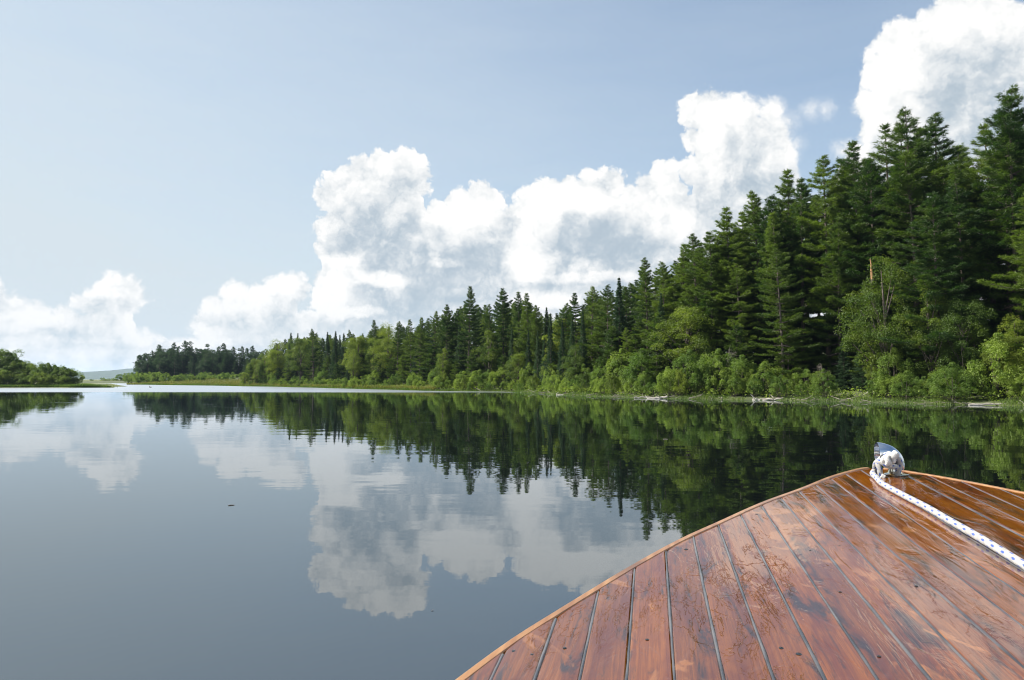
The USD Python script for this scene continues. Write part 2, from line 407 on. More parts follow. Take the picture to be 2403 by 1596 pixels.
# the low point of land on the left
LEFT_D = 143.0
lx = np.linspace(at(-160, LEFT_D), at(262, LEFT_D), 60)
fy = LEFT_D - 1.5 + 1.2 * np.sin(lx * 0.35) + np.interp(lx, [lx[0], at(170, LEFT_D), at(262, LEFT_D)], [0, 0, 2.5])
wd = np.interp(lx, [lx[0], at(150, LEFT_D), at(190, LEFT_D), at(262, LEFT_D)], [40, 30, 9, 0.8])
hh = np.interp(lx, [lx[0], at(170, LEFT_D), at(262, LEFT_D)], [1.0, 0.6, 0.1])
P = np.stack([np.stack([lx, fy + f * wd, hh * z + (0.03 if z > 0 else -0.3)], -1) for f, z in ((-0.08, -0.2), (0.0, 0.05), (0.06, 0.35), (0.25, 0.8), (0.6, 1.0), (1.0, -0.2))], 1)
tag(obj('island_ground', grid_mesh(P), 'meadow_ground', smooth=True), kind='structure')

haze = Graph()
haze.make('haze', volume=haze('principled_volume', 'volume', color=(0.58, 0.74, 0.95), density=0.00007, anisotropy=0.2))
m = trimesh.creation.box((13400, 12300, 120))
m.apply_translation((0, 3000, 54.5))
tag(obj('haze', m, 'haze'), kind='stuff')

# ---------------------------------------------------------------- plants: one of each kind, copied by reference
stage.CreateClassPrim('/World/Plants')


def blades(base, tip, width, rng):
    """One thin triangle from each base to each tip."""
    d = tip - base
    side = unit(np.cross(d, rng.normal(size=d.shape))) * np.asarray(width).reshape(-1, 1)
    v = np.stack([base - side, base + side, tip], 1).reshape(-1, 3)
    return v, np.arange(len(v)).reshape(-1, 3)


def leaves(c, n, size, rng):
    """Small folded rhombic leaves with centres c and facing n."""
    a = unit(np.cross(n, rng.normal(size=n.shape)))
    b = np.cross(unit(n), a)
    L = np.asarray(size).reshape(-1, 1)
    v = np.stack([c - a * L * .6, c + b * L * .36 + unit(n) * L * .12, c + a * L * .6, c - b * L * .36 + unit(n) * L * .12], 1).reshape(-1, 3)
    k = np.arange(len(c))[:, None] * 4
    return v, np.vstack([k + [0, 1, 2], k + [0, 2, 3]])


def proto(name, trunk, crown, bark, leaf, trunk_name='trunk', crown_name='crown'):
    path = '/World/Plants/' + name
    stage.DefinePrim(path, 'Xform')
    usdkit.mesh(stage, f'{path}/{trunk_name}', trunk, '/World/Looks/' + bark, True)
    if crown is not None:
        usdkit.mesh(stage, f'{path}/{crown_name}', crown, '/World/Looks/' + leaf)
    return path


HEIGHT = {}


def make_pine(name, seed, H=20.0, low=0.22, spread=0.17, dens=1.0, skip=0.15, lean=0.3, leaf='pine_needles', needle=0.24, droop=0.0, fork=False):
    rng = np.random.default_rng(seed)
    zz = np.linspace(0, H, 12)
    cx = lean * np.sin(zz / H * 2.2 + rng.uniform(0, 6)) * zz / H
    cy = lean * np.sin(zz / H * 1.9 + rng.uniform(0, 6)) * zz / H
    axis = np.c_[cx, cy, zz]
    wood = [tube(axis, np.interp(zz / H, [0, .08, .6, 1], [.26, .19, .10, .015]) * H / 20, 7)]
    tb, td = [], []
    z = low * H
    while z < H - 0.15:
        t = (z - low * H) / (H * (1 - low))
        whole = spread * H * (np.interp(t, [0, .12, .35, .6, .8, .93, 1], [.72, .95, 1.0, .74, .46, .22, .07])) * rng.uniform(.8, 1.15)
        k = rng.integers(5, 8)
        ph = rng.uniform(0, 6.28)
        c = np.array([np.interp(z, zz, cx), np.interp(z, zz, cy), z])
        for j in range(k):
            if rng.random() < skip:
                continue
            L = whole * rng.uniform(.55, 1.2)
            az = ph + j * 6.283 / k + rng.normal() * .25
            e = math.radians(np.interp(t, [0, .3, .7, .9, 1], [-12, -2, 12, 30, 58]) + rng.normal() * 7) - droop
            out = np.array([math.cos(az), math.sin(az), 0])
            s = np.linspace(0, 1, 6)
            pts = c + s[:, None] * L * out * math.cos(e) + np.c_[0 * s, 0 * s, s * L * math.sin(e) + (.12 - .35 * droop) * L * s ** 2 - .05 * L * np.sin(s * 3.1)]
            wood.append(tube(pts, np.linspace(.035, .008, 6) * max(L, 1) * .55, 4, False))
            n = max(4, int(25 * L ** 1.35 * dens))
            q = rng.uniform(.28 - .2 * t, 1.03, n) ** .8
            wd = (np.minimum(q, 1) * (1.06 - np.minimum(q, 1)) * 1.05 * L * .62 + .10)
            off = rng.uniform(-1, 1, n) * wd
            side = np.cross(out, [0, 0, 1])
            p = np.stack([np.interp(q, s, pts[:, m]) for m in range(3)], 1) + off[:, None] * side + np.c_[np.zeros((n, 2)), rng.normal(0, .028, n) + .06 * np.abs(off)]
            dirn = unit(out * .75 + side * np.sign(off)[:, None] * .55 + np.array([0, 0, .3 - 1.2 * droop]) + .3 * rng.normal(size=(n, 3)))
            tb.append(p)
            td.append(dirn)
        z += np.interp(t, [0, 1], [1.05, .42]) * rng.uniform(.75, 1.3) * (H / 20) ** .5
    tb, td = np.vstack(tb + [np.array([[cx[-1], cy[-1], H - .25]] * 5)]), np.vstack(td + [np.array([[0, 0, 1.0]] * 5)])
    m = 9
    b = np.repeat(tb, m, 0) + rng.normal(0, 1, (len(tb) * m, 3)) * (.06, .06, .035)
    d = unit(np.repeat(td, m, 0) + .55 * rng.normal(size=(len(b), 3)))
    ln = needle * rng.uniform(.7, 1.25, len(b))
    HEIGHT[name] = H
    return proto(name, cat(wood), blades(b, b + d * ln[:, None], .019 * np.ones(len(b)), rng), 'bark', leaf)


def make_spruce(name, seed, H=13.0, leaf='spruce_needles', wide=.15):
    rng = np.random.default_rng(seed)
    wood = [tube([(0, 0, 0), (0, 0, H * .5), (0, 0, H)], [.16, .09, .01], 6)]
    tb, td = [], []
    z = .06 * H
    while z < H - .1:
        t = z / H
        for j in range(rng.integers(7, 10)):
            L = wide * H * (1 - t) ** 1.05 * rng.uniform(.6, 1.2) + .04
            az = rng.uniform(0, 6.283)
            out = np.array([math.cos(az), math.sin(az), 0])
            n = int(9 + 15 * L)
            q = rng.uniform(.15, 1, n)
            side = np.cross(out, [0, 0, 1])
            off = rng.uniform(-1, 1, n) * .32 * L * (1.1 - q)
            tb.append(np.array([0, 0, z]) + q[:, None] * L * out + off[:, None] * side + np.c_[np.zeros((n, 2)), -.42 * L * q + .22 * L * q ** 2 + rng.normal(0, .04, n)])
            td.append(unit(out + side * np.sign(off)[:, None] * .6 + np.array([0, 0, -.15]) + .3 * rng.normal(size=(n, 3))))
        z += .26 * rng.uniform(.8, 1.2)
    tb, td = np.vstack(tb), np.vstack(td)
    m = 5
    b = np.repeat(tb, m, 0) + rng.normal(0, .04, (len(tb) * m, 3))
    d = unit(np.repeat(td, m, 0) + .55 * rng.normal(size=(len(b), 3)))
    HEIGHT[name] = H
    return proto(name, cat(wood), blades(b, b + d * rng.uniform(.12, .22, (len(b), 1)) * (.45 + .55 * np.clip((H - b[:, 2:]) / 4, 0, 1)), .02 * np.ones(len(b)), rng), 'bark', leaf)


def make_broad(name, seed, H=10.0, wide=.3, low=.25, clusters=60, per=300, leaf='broad_leaves', size=.11, shrub=False):
    rng = np.random.default_rng(seed)
    wood, cs = [], []
    while len(cs) < clusters:
        u = rng.normal(size=3)
        u /= np.linalg.norm(u)
        r = rng.uniform(.35, 1.0) ** .5
        t = .5 + .5 * u[2] * r
        w = wide * H * (1.15 - .55 * t if not shrub else 1.0 - .25 * t) * (1 + .25 * math.sin(3 * math.atan2(u[1], u[0]) + seed))
        c = np.array([u[0] * r * w, u[1] * r * w, H * (low + (1 - low) * t * .95)])
        if shrub and c[2] < .12 * H:
            continue
        cs.append(c)
    cs = np.array(cs)
    if shrub:
        for c in cs[:: max(1, clusters // 14)]:
            wood.append(tube(spline([(c[0] * .08, c[1] * .08, 0), (c[0] * .5, c[1] * .5, c[2] * .6), c], 5), np.linspace(.03, .008, 5), 4, False))
    else:
        wood.append(tube([(0, 0, 0), (.05 * H * .2, 0, H * .4), (0, .02 * H, H * .88)], np.array([.016, .011, .003]) * H, 7))
        for c in cs[::3]:
            z0 = max(.15 * H, c[2] - .28 * H)
            wood.append(tube(spline([(0, 0, z0), (c[0] * .45, c[1] * .45, z0 + (c[2] - z0) * .4), c], 5), np.linspace(.006, .0015, 5) * H, 4, False))
    rad = rng.uniform(.5, 1.25, len(cs)) * H * (.082 if not shrub else .13)
    if shrub:
        k = rng.choice(len(cs), len(cs) // 4)
        cs = np.vstack([cs, cs[k] * (.9, .9, 1.0) + np.c_[np.zeros((len(k), 2)), rng.uniform(.1, .22, len(k)) * H]])
        rad = np.concatenate([rad, rng.uniform(.4, .7, len(k)) * H * .11])
    ctr, rr = np.repeat(cs, per, 0), np.repeat(rad, per)
    u = unit(rng.normal(size=(len(ctr), 3)))
    u[:, 2] = np.where(u[:, 2] < -.3, -u[:, 2], u[:, 2])
    u = unit(u)
    p = ctr + u * (rr * rng.uniform(.45, 1.12, len(ctr)) ** .7)[:, None] * (np.array([1.05, 1.05, 1.0]) if not shrub else np.array([1.0, 1.0, 1.3]))
    p[:, 2] = np.maximum(p[:, 2], .05)
    n = unit(u * .6 + np.array([0, 0, .35]) + .6 * rng.normal(size=u.shape))
    HEIGHT[name] = H
    crown = leaves(p, n, size * rng.uniform(.7, 1.3, len(p)), rng)
    return proto(name, cat(wood), crown, 'bark', leaf, 'stem' if shrub else 'trunk', 'foliage' if shrub else 'crown')


def make_dead(name, seed, H=6.0):
    rng = np.random.default_rng(seed)
    wood = [tube(spline([(0, 0, 0), (.2, .1, H * .5), (.1, .3, H)], 7), np.linspace(.10, .02, 7), 6)]
    for k in range(46):
        z = rng.uniform(.12, .95) * H
        az, L = rng.uniform(0, 6.28), (1.15 - z / H) * H * .34 * rng.uniform(.5, 1.1)
        e = np.array([math.cos(az), math.sin(az), rng.uniform(-.25, .35)]) * L
        pts = spline([(.12, .1, z), np.array([.12, .1, z]) + e * .5 + rng.normal(0, .12, 3), np.array([.12, .1, z]) + e + (0, 0, -.15 * L)], 5)
        wood.append(tube(pts, np.linspace(.028, .007, 5), 4, False))
        for q in (2, 3, 4):
            wood.append(tube([pts[q], pts[q] + rng.normal(0, .28, 3), pts[q] + rng.normal(0, .5, 3)], [.011, .008, .004], 3, False))
    HEIGHT[name] = H
    return proto(name, cat(wood), None, 'dead_wood', None)


PINES = [make_pine('pine_full', 1, 20, .07, .16, 1.05, .12), make_pine('pine_tall', 2, 21, .12, .15, 1.0, .18, .5), make_pine('pine_dense', 3, 18, .05, .175, 1.1, .08), make_pine('pine_open', 4, 20, .16, .185, 1.0, .30, .4), make_pine('pine_slim', 5, 17, .06, .125, 1.1, .12), make_pine('pine_ragged', 22, 19, .10, .165, .95, .32, .6)]
YOUNG = make_pine('young_pine', 23, 8, .04, .24, 1.0, .1, .2, needle=.22)
SPARSE = make_pine('pine_sparse', 6, 20, .45, .10, .42, .35, .3)
SPRUCES = [make_spruce('spruce_slim', 7), make_spruce('spruce_broad', 8, 12, wide=.19)]
BROADS = [make_broad('birch', 9, 10.5, .24, .16, 62, 330), make_broad('poplar', 10, 11, .20, .12, 58, 330), make_broad('maple', 11, 9, .30, .16, 60, 320)]
SHRUBS = [make_broad('alder', 12, 3.4, .55, .0, 44, 230, 'shrub_leaves', .085, True), make_broad('willow', 13, 3.0, .66, .0, 46, 220, 'shrub_leaves', .075, True), make_broad('dogwood', 14, 2.6, .6, .0, 40, 220, 'shrub_leaves', .09, True), make_broad('tall_alder', 24, 4.4, .36, .0, 40, 230, 'broad_leaves', .09, True), make_broad('sweet_gale', 25, 1.5, .95, .0, 34, 220, 'grass_blades', .06, True)]
ISLAND = [make_broad('island_willow', 15, 4.6, .55, .0, 60, 230, 'island_leaves', .10, True), make_broad('island_alder', 16, 4.0, .6, .0, 56, 230, 'island_leaves', .10, True)]
FARS = [make_pine('far_pine', 17, 16, .18, .17, .8, .15, .3, 'far_leaves', .3), make_pine('far_pine_open', 18, 16, .28, .19, .8, .25, .3, 'far_leaves', .3), make_broad('far_broad', 19, 12, .3, .12, 60, 260, 'far_leaves', .16)]
DEAD = [make_dead('dead_tree', 20)]
nm = lambda path: path.rsplit('/', 1)[1]


def stand(name, path, px, top, D, label, category='tree', group=None, rng=random.Random(7), squeeze=None, sink=0.1, gz=None):
    """A plant whose tip is seen at photo pixel (px, top) when it stands at depth D."""
    x = at(px, D)
    z0 = ground_z(x, D) if gz is None else gz
    h = EYE + (379.5 - top * K) / FPX * D - z0
    s = h / HEIGHT[nm(path)]
    return thing(name, label, category, group, (x, D, z0 - sink), rng.uniform(0, 360), s, path, squeeze or rng.uniform(1.0, 1.35))


def shore_depth(px):
    """Depth of the right bank's waterline under photo column px."""
    X, Y = SHORE[:26, 0], SHORE[:26, 1]
    cols = (X / Y * FPX + 512) / K
    return float(np.interp(px, cols[::-1], Y[::-1]))


R = random.Random(11)
MARKS = [(2399, 'the huge pine at the right edge'), (2161, 'the tall open layered pine'), (2088, 'the half bare pine'), (2026, 'the pointed pine'), (1944, 'the ragged broad pine'), (1867, 'the narrow spired pine'), (1780, 'the flat layered pine'), (1719, 'the pale topped pine'),
         (1634, 'the spired pine on the slope'), (1518, 'the twin topped pine'), (1454, 'the dark pointed spruce'), (1388, 'the rounded open pine'), (1310, 'the dark spruce cluster'), (1229, 'the twin pines'), (1181, 'the broad dense pine'), (1099, 'the tall symmetrical pine'), (1018, 'the feathery topped pine'),
         (950, 'the row of even pines'), (876, 'the conical pine'), (790, 'the row of spruce spires'), (736, 'the star shaped pine'), (680, 'the round leafy trees'), (605, 'the left corner of the near forest')]
ORD = ['first', 'second', 'third', 'fourth', 'fifth', 'sixth', 'seventh', 'eighth', 'ninth', 'tenth', 'eleventh', 'twelfth']
LATER = []   # (photo column, words, prim) of the plants that are told apart by counting from a landmark


def count_labels():
    sets = {}
    for px, words, prim in LATER:
        mark = min(MARKS, key=lambda m: abs(m[0] - px))[1]
        sets.setdefault((words, mark), []).append((px, prim))
    for (words, mark), found in sets.items():
        for k, (px, prim) in enumerate(sorted(found, key=lambda f: f[0])):
            prim.SetCustomDataByKey('label', f'{ORD[k]} {words} from the left below {mark}' if len(found) > 1 else f'only {words} below {mark}')


SKY = [  # px, top, kind, extra depth behind the waterline, label
    (2399, 190, 'pine_dense', 8, 'huge dense pine at the right edge, tallest tree of the bank'),
    (2332, 277, 'pine_slim', 13, 'pine with upturned branch tips just left of the huge pine at the right edge'),
    (2161, 246, 'pine_open', 10, 'tall open pine with layered horizontal boughs standing clear against the white cloud'),
    (2209, 256, 'pine_tall', 14, 'pine close behind the right side of the tall open layered pine'),
    (2088, 280, 'pine_sparse', 10, 'thin half bare pine with see-through crown beside the tall open pine'),
    (2116, 290, 'pine_sparse', 13, 'spindly pine with bare twigs between the half bare pine and the tall open pine'),
    (2026, 326, 'pine_full', 10, 'pointed pine just left of the half bare pine'),
    (2060, 362, 'pine_dense', 9, 'rounded lower pine in front of the half bare pine'),
    (1944, 358, 'pine_tall', 9, 'broad pine with ragged top under the right end of the second tall cloud'),
    (1975, 372, 'pine_full', 14, 'pine wedged between the ragged broad pine and the pointed pine'),
    (1886, 410, 'pine_slim', 9, 'slim bluish pine left of the ragged broad pine'),
    (1867, 395, 'pine_full', 12, 'pine with narrow spire left of the slim bluish pine'),
    (1820, 452, 'pine_dense', 9, 'full pine beneath the right edge of the second tall cloud'),
    (1780, 440, 'pine_tall', 10, 'pine with flat layered top beneath the second tall cloud'),
    (1719, 485, 'pine_full', 9, 'pale topped pine left of the flat layered pine'),
    (1750, 490, 'pine_slim', 12, 'narrow pine tucked right of the pale topped pine'),
    (1672, 540, 'pine_dense', 8, 'broad low pine between two spired pines in the middle of the right slope'),
    (1634, 544, 'pine_tall', 9, 'spired pine rising where the clouds meet the forest slope'),
    (1600, 572, 'pine_full', 10, 'pine left of the spired pine on the forest slope'),
    (1560, 609, 'pine_open', 9, 'open crowned pine with sky showing through, above the leaning bough pine'),
    (1518, 601, 'pine_tall', 9, 'twin topped pine at the lower end of the forest slope'),
    (1454, 644, 'spruce_slim', 8, 'dark pointed spruce at the foot of the forest slope'),
    (1427, 667, 'pine_open', 8, 'wispy pine with two airy tops left of the dark pointed spruce'),
    (1388, 668, 'pine_open', 9, 'rounded open pine right of the small fan shaped pine'),
    (1354, 687, 'pine_full', 10, 'small fan shaped pine above the yellow green trees'),
    (1323, 709, 'pine_open', 12, 'distant small pine with bushy top left of the fan shaped pine'),
    (1283, 718, 'spruce_broad', 12, 'little spruce tip in the dip between the pines'),
    (1258, 715, 'pine_dense', 8, 'sloping right shoulder pine of the twin pines'),
    (1240, 688, 'pine_full', 9, 'right one of the twin pines standing before the low white cloud'),
    (1218, 683, 'pine_slim', 9, 'left one of the twin pines standing before the low white cloud'),
    (1181, 675, 'pine_dense', 7, 'broad dense pine with rounded crown left of the twin pines'),
    (1150, 712, 'pine_slim', 10, 'lower pine leaning on the left of the broad dense pine'),
    (1099, 672, 'pine_full', 7, 'tall symmetrical spire shaped pine in the middle of the view'),
    (1072, 722, 'pine_slim', 9, 'small pine at the left foot of the tall symmetrical pine'),
    (1047, 713, 'pine_dense', 8, 'full pine left of the tall symmetrical pine'),
    (1018, 728, 'pine_open', 9, 'feathery topped pine second left of the tall symmetrical pine'),
    (985, 745, 'pine_full', 8, 'pine filling the slope left of the feathery topped pine'),
    (963, 748, 'pine_slim', 9, 'slender greyish pine in the row of even pines left of centre'),
    (934, 752, 'pine_tall', 9, 'double tipped pine in the row of even pines left of centre'),
    (911, 754, 'birch', 9, 'rounded leafy tree between the double tipped pine and the conical pine'),
    (876, 751, 'pine_full', 8, 'conical pine standing above the dark broadleaf trees left of centre'),
    (850, 782, 'pine_dense', 10, 'low pine at the left foot of the conical pine'),
    (839, 781, 'maple', 8, 'domed leafy tree left of the conical pine'),
    (823, 773, 'pine_open', 10, 'wide topped pine between the row of small spires and the domed leafy tree'),
    (806, 779, 'spruce_slim', 11, 'rightmost small spruce spire of the row of spires'),
    (797, 783, 'spruce_slim', 12, 'shortest spruce spire in the middle of the row of spires'),
    (787, 774, 'spruce_slim', 9, 'tallest spruce spire in the row of spires'),
    (768, 776, 'spruce_slim', 9, 'leftmost lone spruce spire of the row of spires'),
    (736, 771, 'pine_open', 9, 'star shaped open pine rising from the round leafy trees'),
    (706, 786, 'maple', 8, 'big round leafy tree left of the star shaped pine'),
    (698, 780, 'spruce_broad', 12, 'blunt conifer tip behind the big round leafy tree'),
    (682, 779, 'spruce_broad', 10, 'narrow conifer between two round leafy trees'),
    (653, 793, 'birch', 8, 'round leafy tree at the left end of the near forest'),
    (622, 815, 'poplar', 8, 'lower leafy tree where the near forest meets the hazy far trees'),
    (600, 838, 'maple', 7, 'leafy tree at the left corner of the near forest'),
]
BY = {nm(p): p for p in PINES + SPRUCES + BROADS + [SPARSE]}
for px, top, kind, back, label in SKY:
    D = shore_depth(px) + back * (1 + max(0, shore_depth(px) - 60) / 150)
    name = 'pine_tree' if 'pine' in kind else 'spruce_tree' if 'spruce' in kind else 'leafy_tree'
    stand(name, BY[kind], px, top, D, label, squeeze=R.uniform(.95, 1.15) if D > 90 else R.uniform(1.08, 1.3))

# the forest behind and below the skyline
sk = np.array(sorted((p[0], p[1]) for p in SKY))
NAMES = {'pine': ('pine_tree', 'pine tree in the closed ranks of the right bank forest, below the skyline', 'pines inside the right bank forest'),
         'spruce': ('spruce_tree', 'dark narrow spruce in the closed ranks of the right bank forest', 'spruces inside the right bank forest'),
         'leafy': ('leafy_tree', 'broadleaf tree in the closed ranks of the right bank forest', 'broadleaf trees inside the right bank forest')}
for row, (back, drop, step) in enumerate([(5.5, 150, 4.6), (8, 70, 4.0), (12, 45, 4.4), (17, 40, 4.6), (23, 35, 5.0), (31, 35, 5.5), (40, 35, 6.5)]):
    s = 0.0
    line = shapely.LineString(SHORE[:26])
    while s < line.length:
        x, y = line.interpolate(s).coords[0]
        far = max(0, y - 60) / 150
        b = back * (1 + .6 * far) + R.uniform(-1.3, 1.3)
        x, y = x + b * INLAND[0], y + b * INLAND[1]
        s += step * R.uniform(.75, 1.3) * (1 + .25 * far)
        px = (x / y * FPX + 512) / K
        if not 575 < px < 2900:
            continue
        y0 = float(np.interp(px, sk[:, 0], sk[:, 1]))
        base = 900.0
        top = y0 + drop * R.uniform(.6, 1.9) * (base - y0) / 420
        u = R.random()
        lf, sp = ((.34, .48) if row == 0 else (.22, .3)) if px < 1000 else ((.16, .34) if row == 0 else (.06, .14)) if px < 1400 else ((.05, .10) if row == 0 else (.02, .05))
        k = 'leafy' if u < lf else 'spruce' if u < sp else 'pine'
        path = R.choice({'leafy': BROADS, 'spruce': SPRUCES, 'pine': PINES * 3 + [SPARSE] * (row > 1)}[k])
        h = EYE + (379.5 - top * K) / FPX * y
        if k != 'pine' and h > 12.5:
            top = 890.5 - (R.uniform(8, 12.5) - EYE) * FPX / y / K
        n, l, gr = NAMES[k]
        made = stand(n, path, px, top, y, l, group=gr)
        if row < 2 and px < 2420:
            LATER.append((px, ('pine', 'fir like young pine')[row == 0] if k == 'pine' else {'spruce': 'narrow spruce', 'leafy': 'leafy tree'}[k] + (' behind', '')[row == 0], made))

for back, step in ((4.5, 3.4), (9, 4.5), (14.5, 5), (21, 6), (30, 7)):
    s, line = 0.0, shapely.LineString(SHORE[:26])
    while s < line.length:
        x, y = line.interpolate(s).coords[0]
        s += step * R.uniform(.7, 1.3) * (1 + .5 * max(0, y - 60) / 150)
        x, y = x + (back + R.uniform(-1, 1)) * INLAND[0], y + (back + R.uniform(-1, 1)) * INLAND[1]
        px = (x / y * FPX + 512) / K
        if 585 < px < 2850:
            k = R.choice([YOUNG, YOUNG, SPRUCES[1]])
            hgt = R.uniform(3.5, 6.5)
            thing('understory_tree', 'dark young tree in the shade under the right bank forest', 'tree', 'young trees shaded under the right bank forest', (x, y, ground_z(x, y) - .1), R.uniform(0, 360), hgt / HEIGHT[nm(k)], k, R.uniform(1.0, 1.4))

# trees one can point at in front of the forest
FRONT = [
    (2080, 590, 'birch', 3.2, 'tall yellow green birch leaning out of the dark pines, left of its twin', 1.0),
    (2185, 650, 'poplar', 3.0, 'yellow green leafy tree right of the tall birch, before the dark pines', 1.0),
    (2262, 685, 'maple', 3.0, 'grey green leafy tree with spreading boughs, third of the bright trees before the pines', .9),
    (2385, 730, 'birch', 3.0, 'small leafy tree at the right edge above the shore shrubs', .9),
    (2330, 790, 'maple', 2.5, 'young leafy tree leaning over the shrubs near the right edge', .8),
    (2045, 820, 'poplar', 2.2, 'slim leafy sapling column rising from the shrubs beside the dark gap', .7),
    (1660, 800, 'maple', 4.0, 'grey green leafy tree low before the pines left of the bare branches', .9),
    (1350, 805, 'birch', 4.5, 'dull green drooping tree beside the dark spruces', 1.0),
    (1216, 822, 'maple', 4.0, 'pale leafy tree spreading low at the foot of the dark spruces', 1.2),
    (1215, 790, 'poplar', 8, 'yellowish leafy tree in the gap below the twin pines', .9),
    (1250, 735, 'birch', 14, 'yellow green treetop seen over the dark spruces', 1.1),
    (1330, 735, 'maple', 15, 'second yellow green treetop right of the spruce group', 1.1),
    (1040, 812, 'poplar', 6, 'yellow green tree at the foot of the feathery topped pine', .9),
    (830, 815, 'poplar', 6, 'bright leafy tree low before the conical pine', .9),
    (575, 872, 'maple', 3, 'small rounded leafy tree alone at the left end of the bank', 1.1),
    (604, 858, 'birch', 3, 'small leafy tree beside the rounded one at the left end of the bank', 1.0),
]
for px, top, kind, back, label, sq in FRONT:
    stand('leafy_tree', BY[kind], px, top, shore_depth(px) + back, label, squeeze=sq)
for px, top, label in [(1292, 730, 'tallest dark spruce spire in the cluster right of centre'), (1262, 770, 'dark spruce spire left of the tallest in its cluster'), (1278, 765, 'thin spruce spire crowding the tallest spruce of the cluster'),
                       (1320, 745, 'dark spruce right of the tallest in its cluster'), (1343, 738, 'dark spruce with wide skirt at the right of the cluster'), (1368, 720, 'rightmost high spruce spire of the dark cluster'),
                       (1287, 826, 'short spruce standing before the dark cluster'), (1240, 770, 'thin grey spruce left of the dark cluster'), (1201, 765, 'lone thin spruce below the left twin pine')]:
    stand('spruce_tree', SPRUCES[0], px, top, shore_depth(px) + 5.5, label, squeeze=.8)
stand('dead_tree', DEAD[0], 1716, 815, shore_depth(1716) + 3.2, 'bare grey dead tree with tangled twigs behind the shore shrubs')
stand('dead_tree', DEAD[0], 1925, 850, shore_depth(1925) + 3.2, 'brown dead brush leaning over the shrubs beside the dark gap')
D = shore_depth(2049) + 6
p = thing('broken_snag', 'broken orange brown snag above the yellow green birch', 'tree trunk', loc=(at(2049, D), D, ground_z(at(2049, D), D)))
h = EYE + (379.5 - 606 * K) / FPX * D - ground_z(at(2049, D), D)
obj('trunk', tube([(0, 0, 0), (.1, 0, h * .5), (.06, 0, h - 1.5)], [.15, .12, .10], 8), 'bark', p.GetPath())
obj('broken_top', tube([(.06, 0, h - 1.52), (.02, 0, h - .5), (-.05, 0, h)], [.095, .07, .02], 8), 'snag_wood', p.GetPath())

# shrubs along the water
s, line = 0.0, shapely.LineString(SHORE[:26])
while s < line.length:
    x, y = line.interpolate(s).coords[0]
    far = max(0, y - 60) / 150
    for b, hgt in ((R.uniform(.6, 1.6), R.uniform(.3, .62)), (R.uniform(2.0, 3.6), R.uniform(.5, 1.02))):
        X, Y = x + b * INLAND[0], y + b * INLAND[1]
        px = (X / Y * FPX + 512) / K
        if not 560 < px < 2850 or 1950 < px < 2020 and b > 1.8 or (y > 105 and R.random() < .35):
            continue
        path = R.choice(SHRUBS[:3] * 3 + SHRUBS)
        made = thing('shrub', 'leafy green shrub in the unbroken thicket along the right bank', 'shrub', 'shrubs of the right bank thicket', (X, Y, ground_z(X, Y) - .05), R.uniform(0, 360), hgt * (1 - .25 * min(far, 1)), path, R.uniform(.85, 1.15))
        if px < 2420:
            LATER.append((px, 'low waterside shrub' if b < 1.7 else 'thicket shrub', made))
    s += R.uniform(1.0, 1.9) * (1 + .7 * far)

count_labels()

# the hazy far forest, the left point and the far meadow
FAR = [(319, 846), (330, 832), (344, 823), (358, 822), (375, 808), (390, 812), (406, 803), (421, 812), (436, 799), (447, 801), (458, 816), (469, 812), (478, 818), (487, 807), (500, 814), (512, 812), (525, 805), (536, 815), (549, 813), (560, 817), (569, 812), (580, 816), (590, 811), (602, 818), (615, 824)]
for i, (px, top) in enumerate(FAR):
    path = FARS[i % 3] if i not in (4, 6, 8, 9, 13, 16, 20, 22) else FARS[i % 2]
    label = {8: 'tallest hazy pine of the far forest with a broad top', 9: 'hazy pine right behind the tallest of the far forest', 0: 'leftmost hazy tree sloping to the water at the end of the far forest', 16: 'lone hazy pine tip at the right of the far forest'}.get(i, f'{(ORD + ["thirteenth", "fourteenth", "fifteenth", "sixteenth", "seventeenth", "eighteenth", "nineteenth", "twentieth", "twenty first", "twenty second", "twenty third", "twenty fourth", "twenty fifth"])[i]} hazy treetop from the left along the far forest')
    stand('far_tree', path, px, top, 292 + R.uniform(-6, 6), label, group=None if i in (0, 8, 9, 16) else 'trees of the hazy far forest', gz=1.0)
for k in range(150):
    px = R.uniform(322, 665)
    y0 = float(np.interp(px, [q[0] for q in FAR], [q[1] for q in FAR]))
    stand('far_tree', R.choice(FARS), px, y0 + R.uniform(6, 48), R.uniform(276, 318), 'hazy blue green tree of the far forest behind the meadow', group='trees of the hazy far forest', gz=1.0)
for k in range(85):
    px = R.uniform(300, 690)
    D = R.uniform(232, 272)
    stand('far_shrub', R.choice(SHRUBS[:3]), px, R.uniform(873, 886), D, 'low shrub on the meadow below the hazy far forest', 'shrub', 'shrubs on the far meadow', gz=.5)
for px, top, label in [(216, 889, 'small round bush alone on the far shore below the blue hill'), (243, 886, 'second round bush on the far shore below the blue hill'), (255, 888, 'third small bush on the far shore below the blue hill'), (267, 887, 'bush at the left end of the far shore thicket'), (283, 878, 'tall bush highest in the far shore thicket'), (295, 881, 'bush right of the tallest in the far shore thicket'), (303, 886, 'low bush joining the far shore thicket to the far forest')]:
    stand('far_shrub', SHRUBS[1], px, top, 352, label, 'shrub', gz=.4)
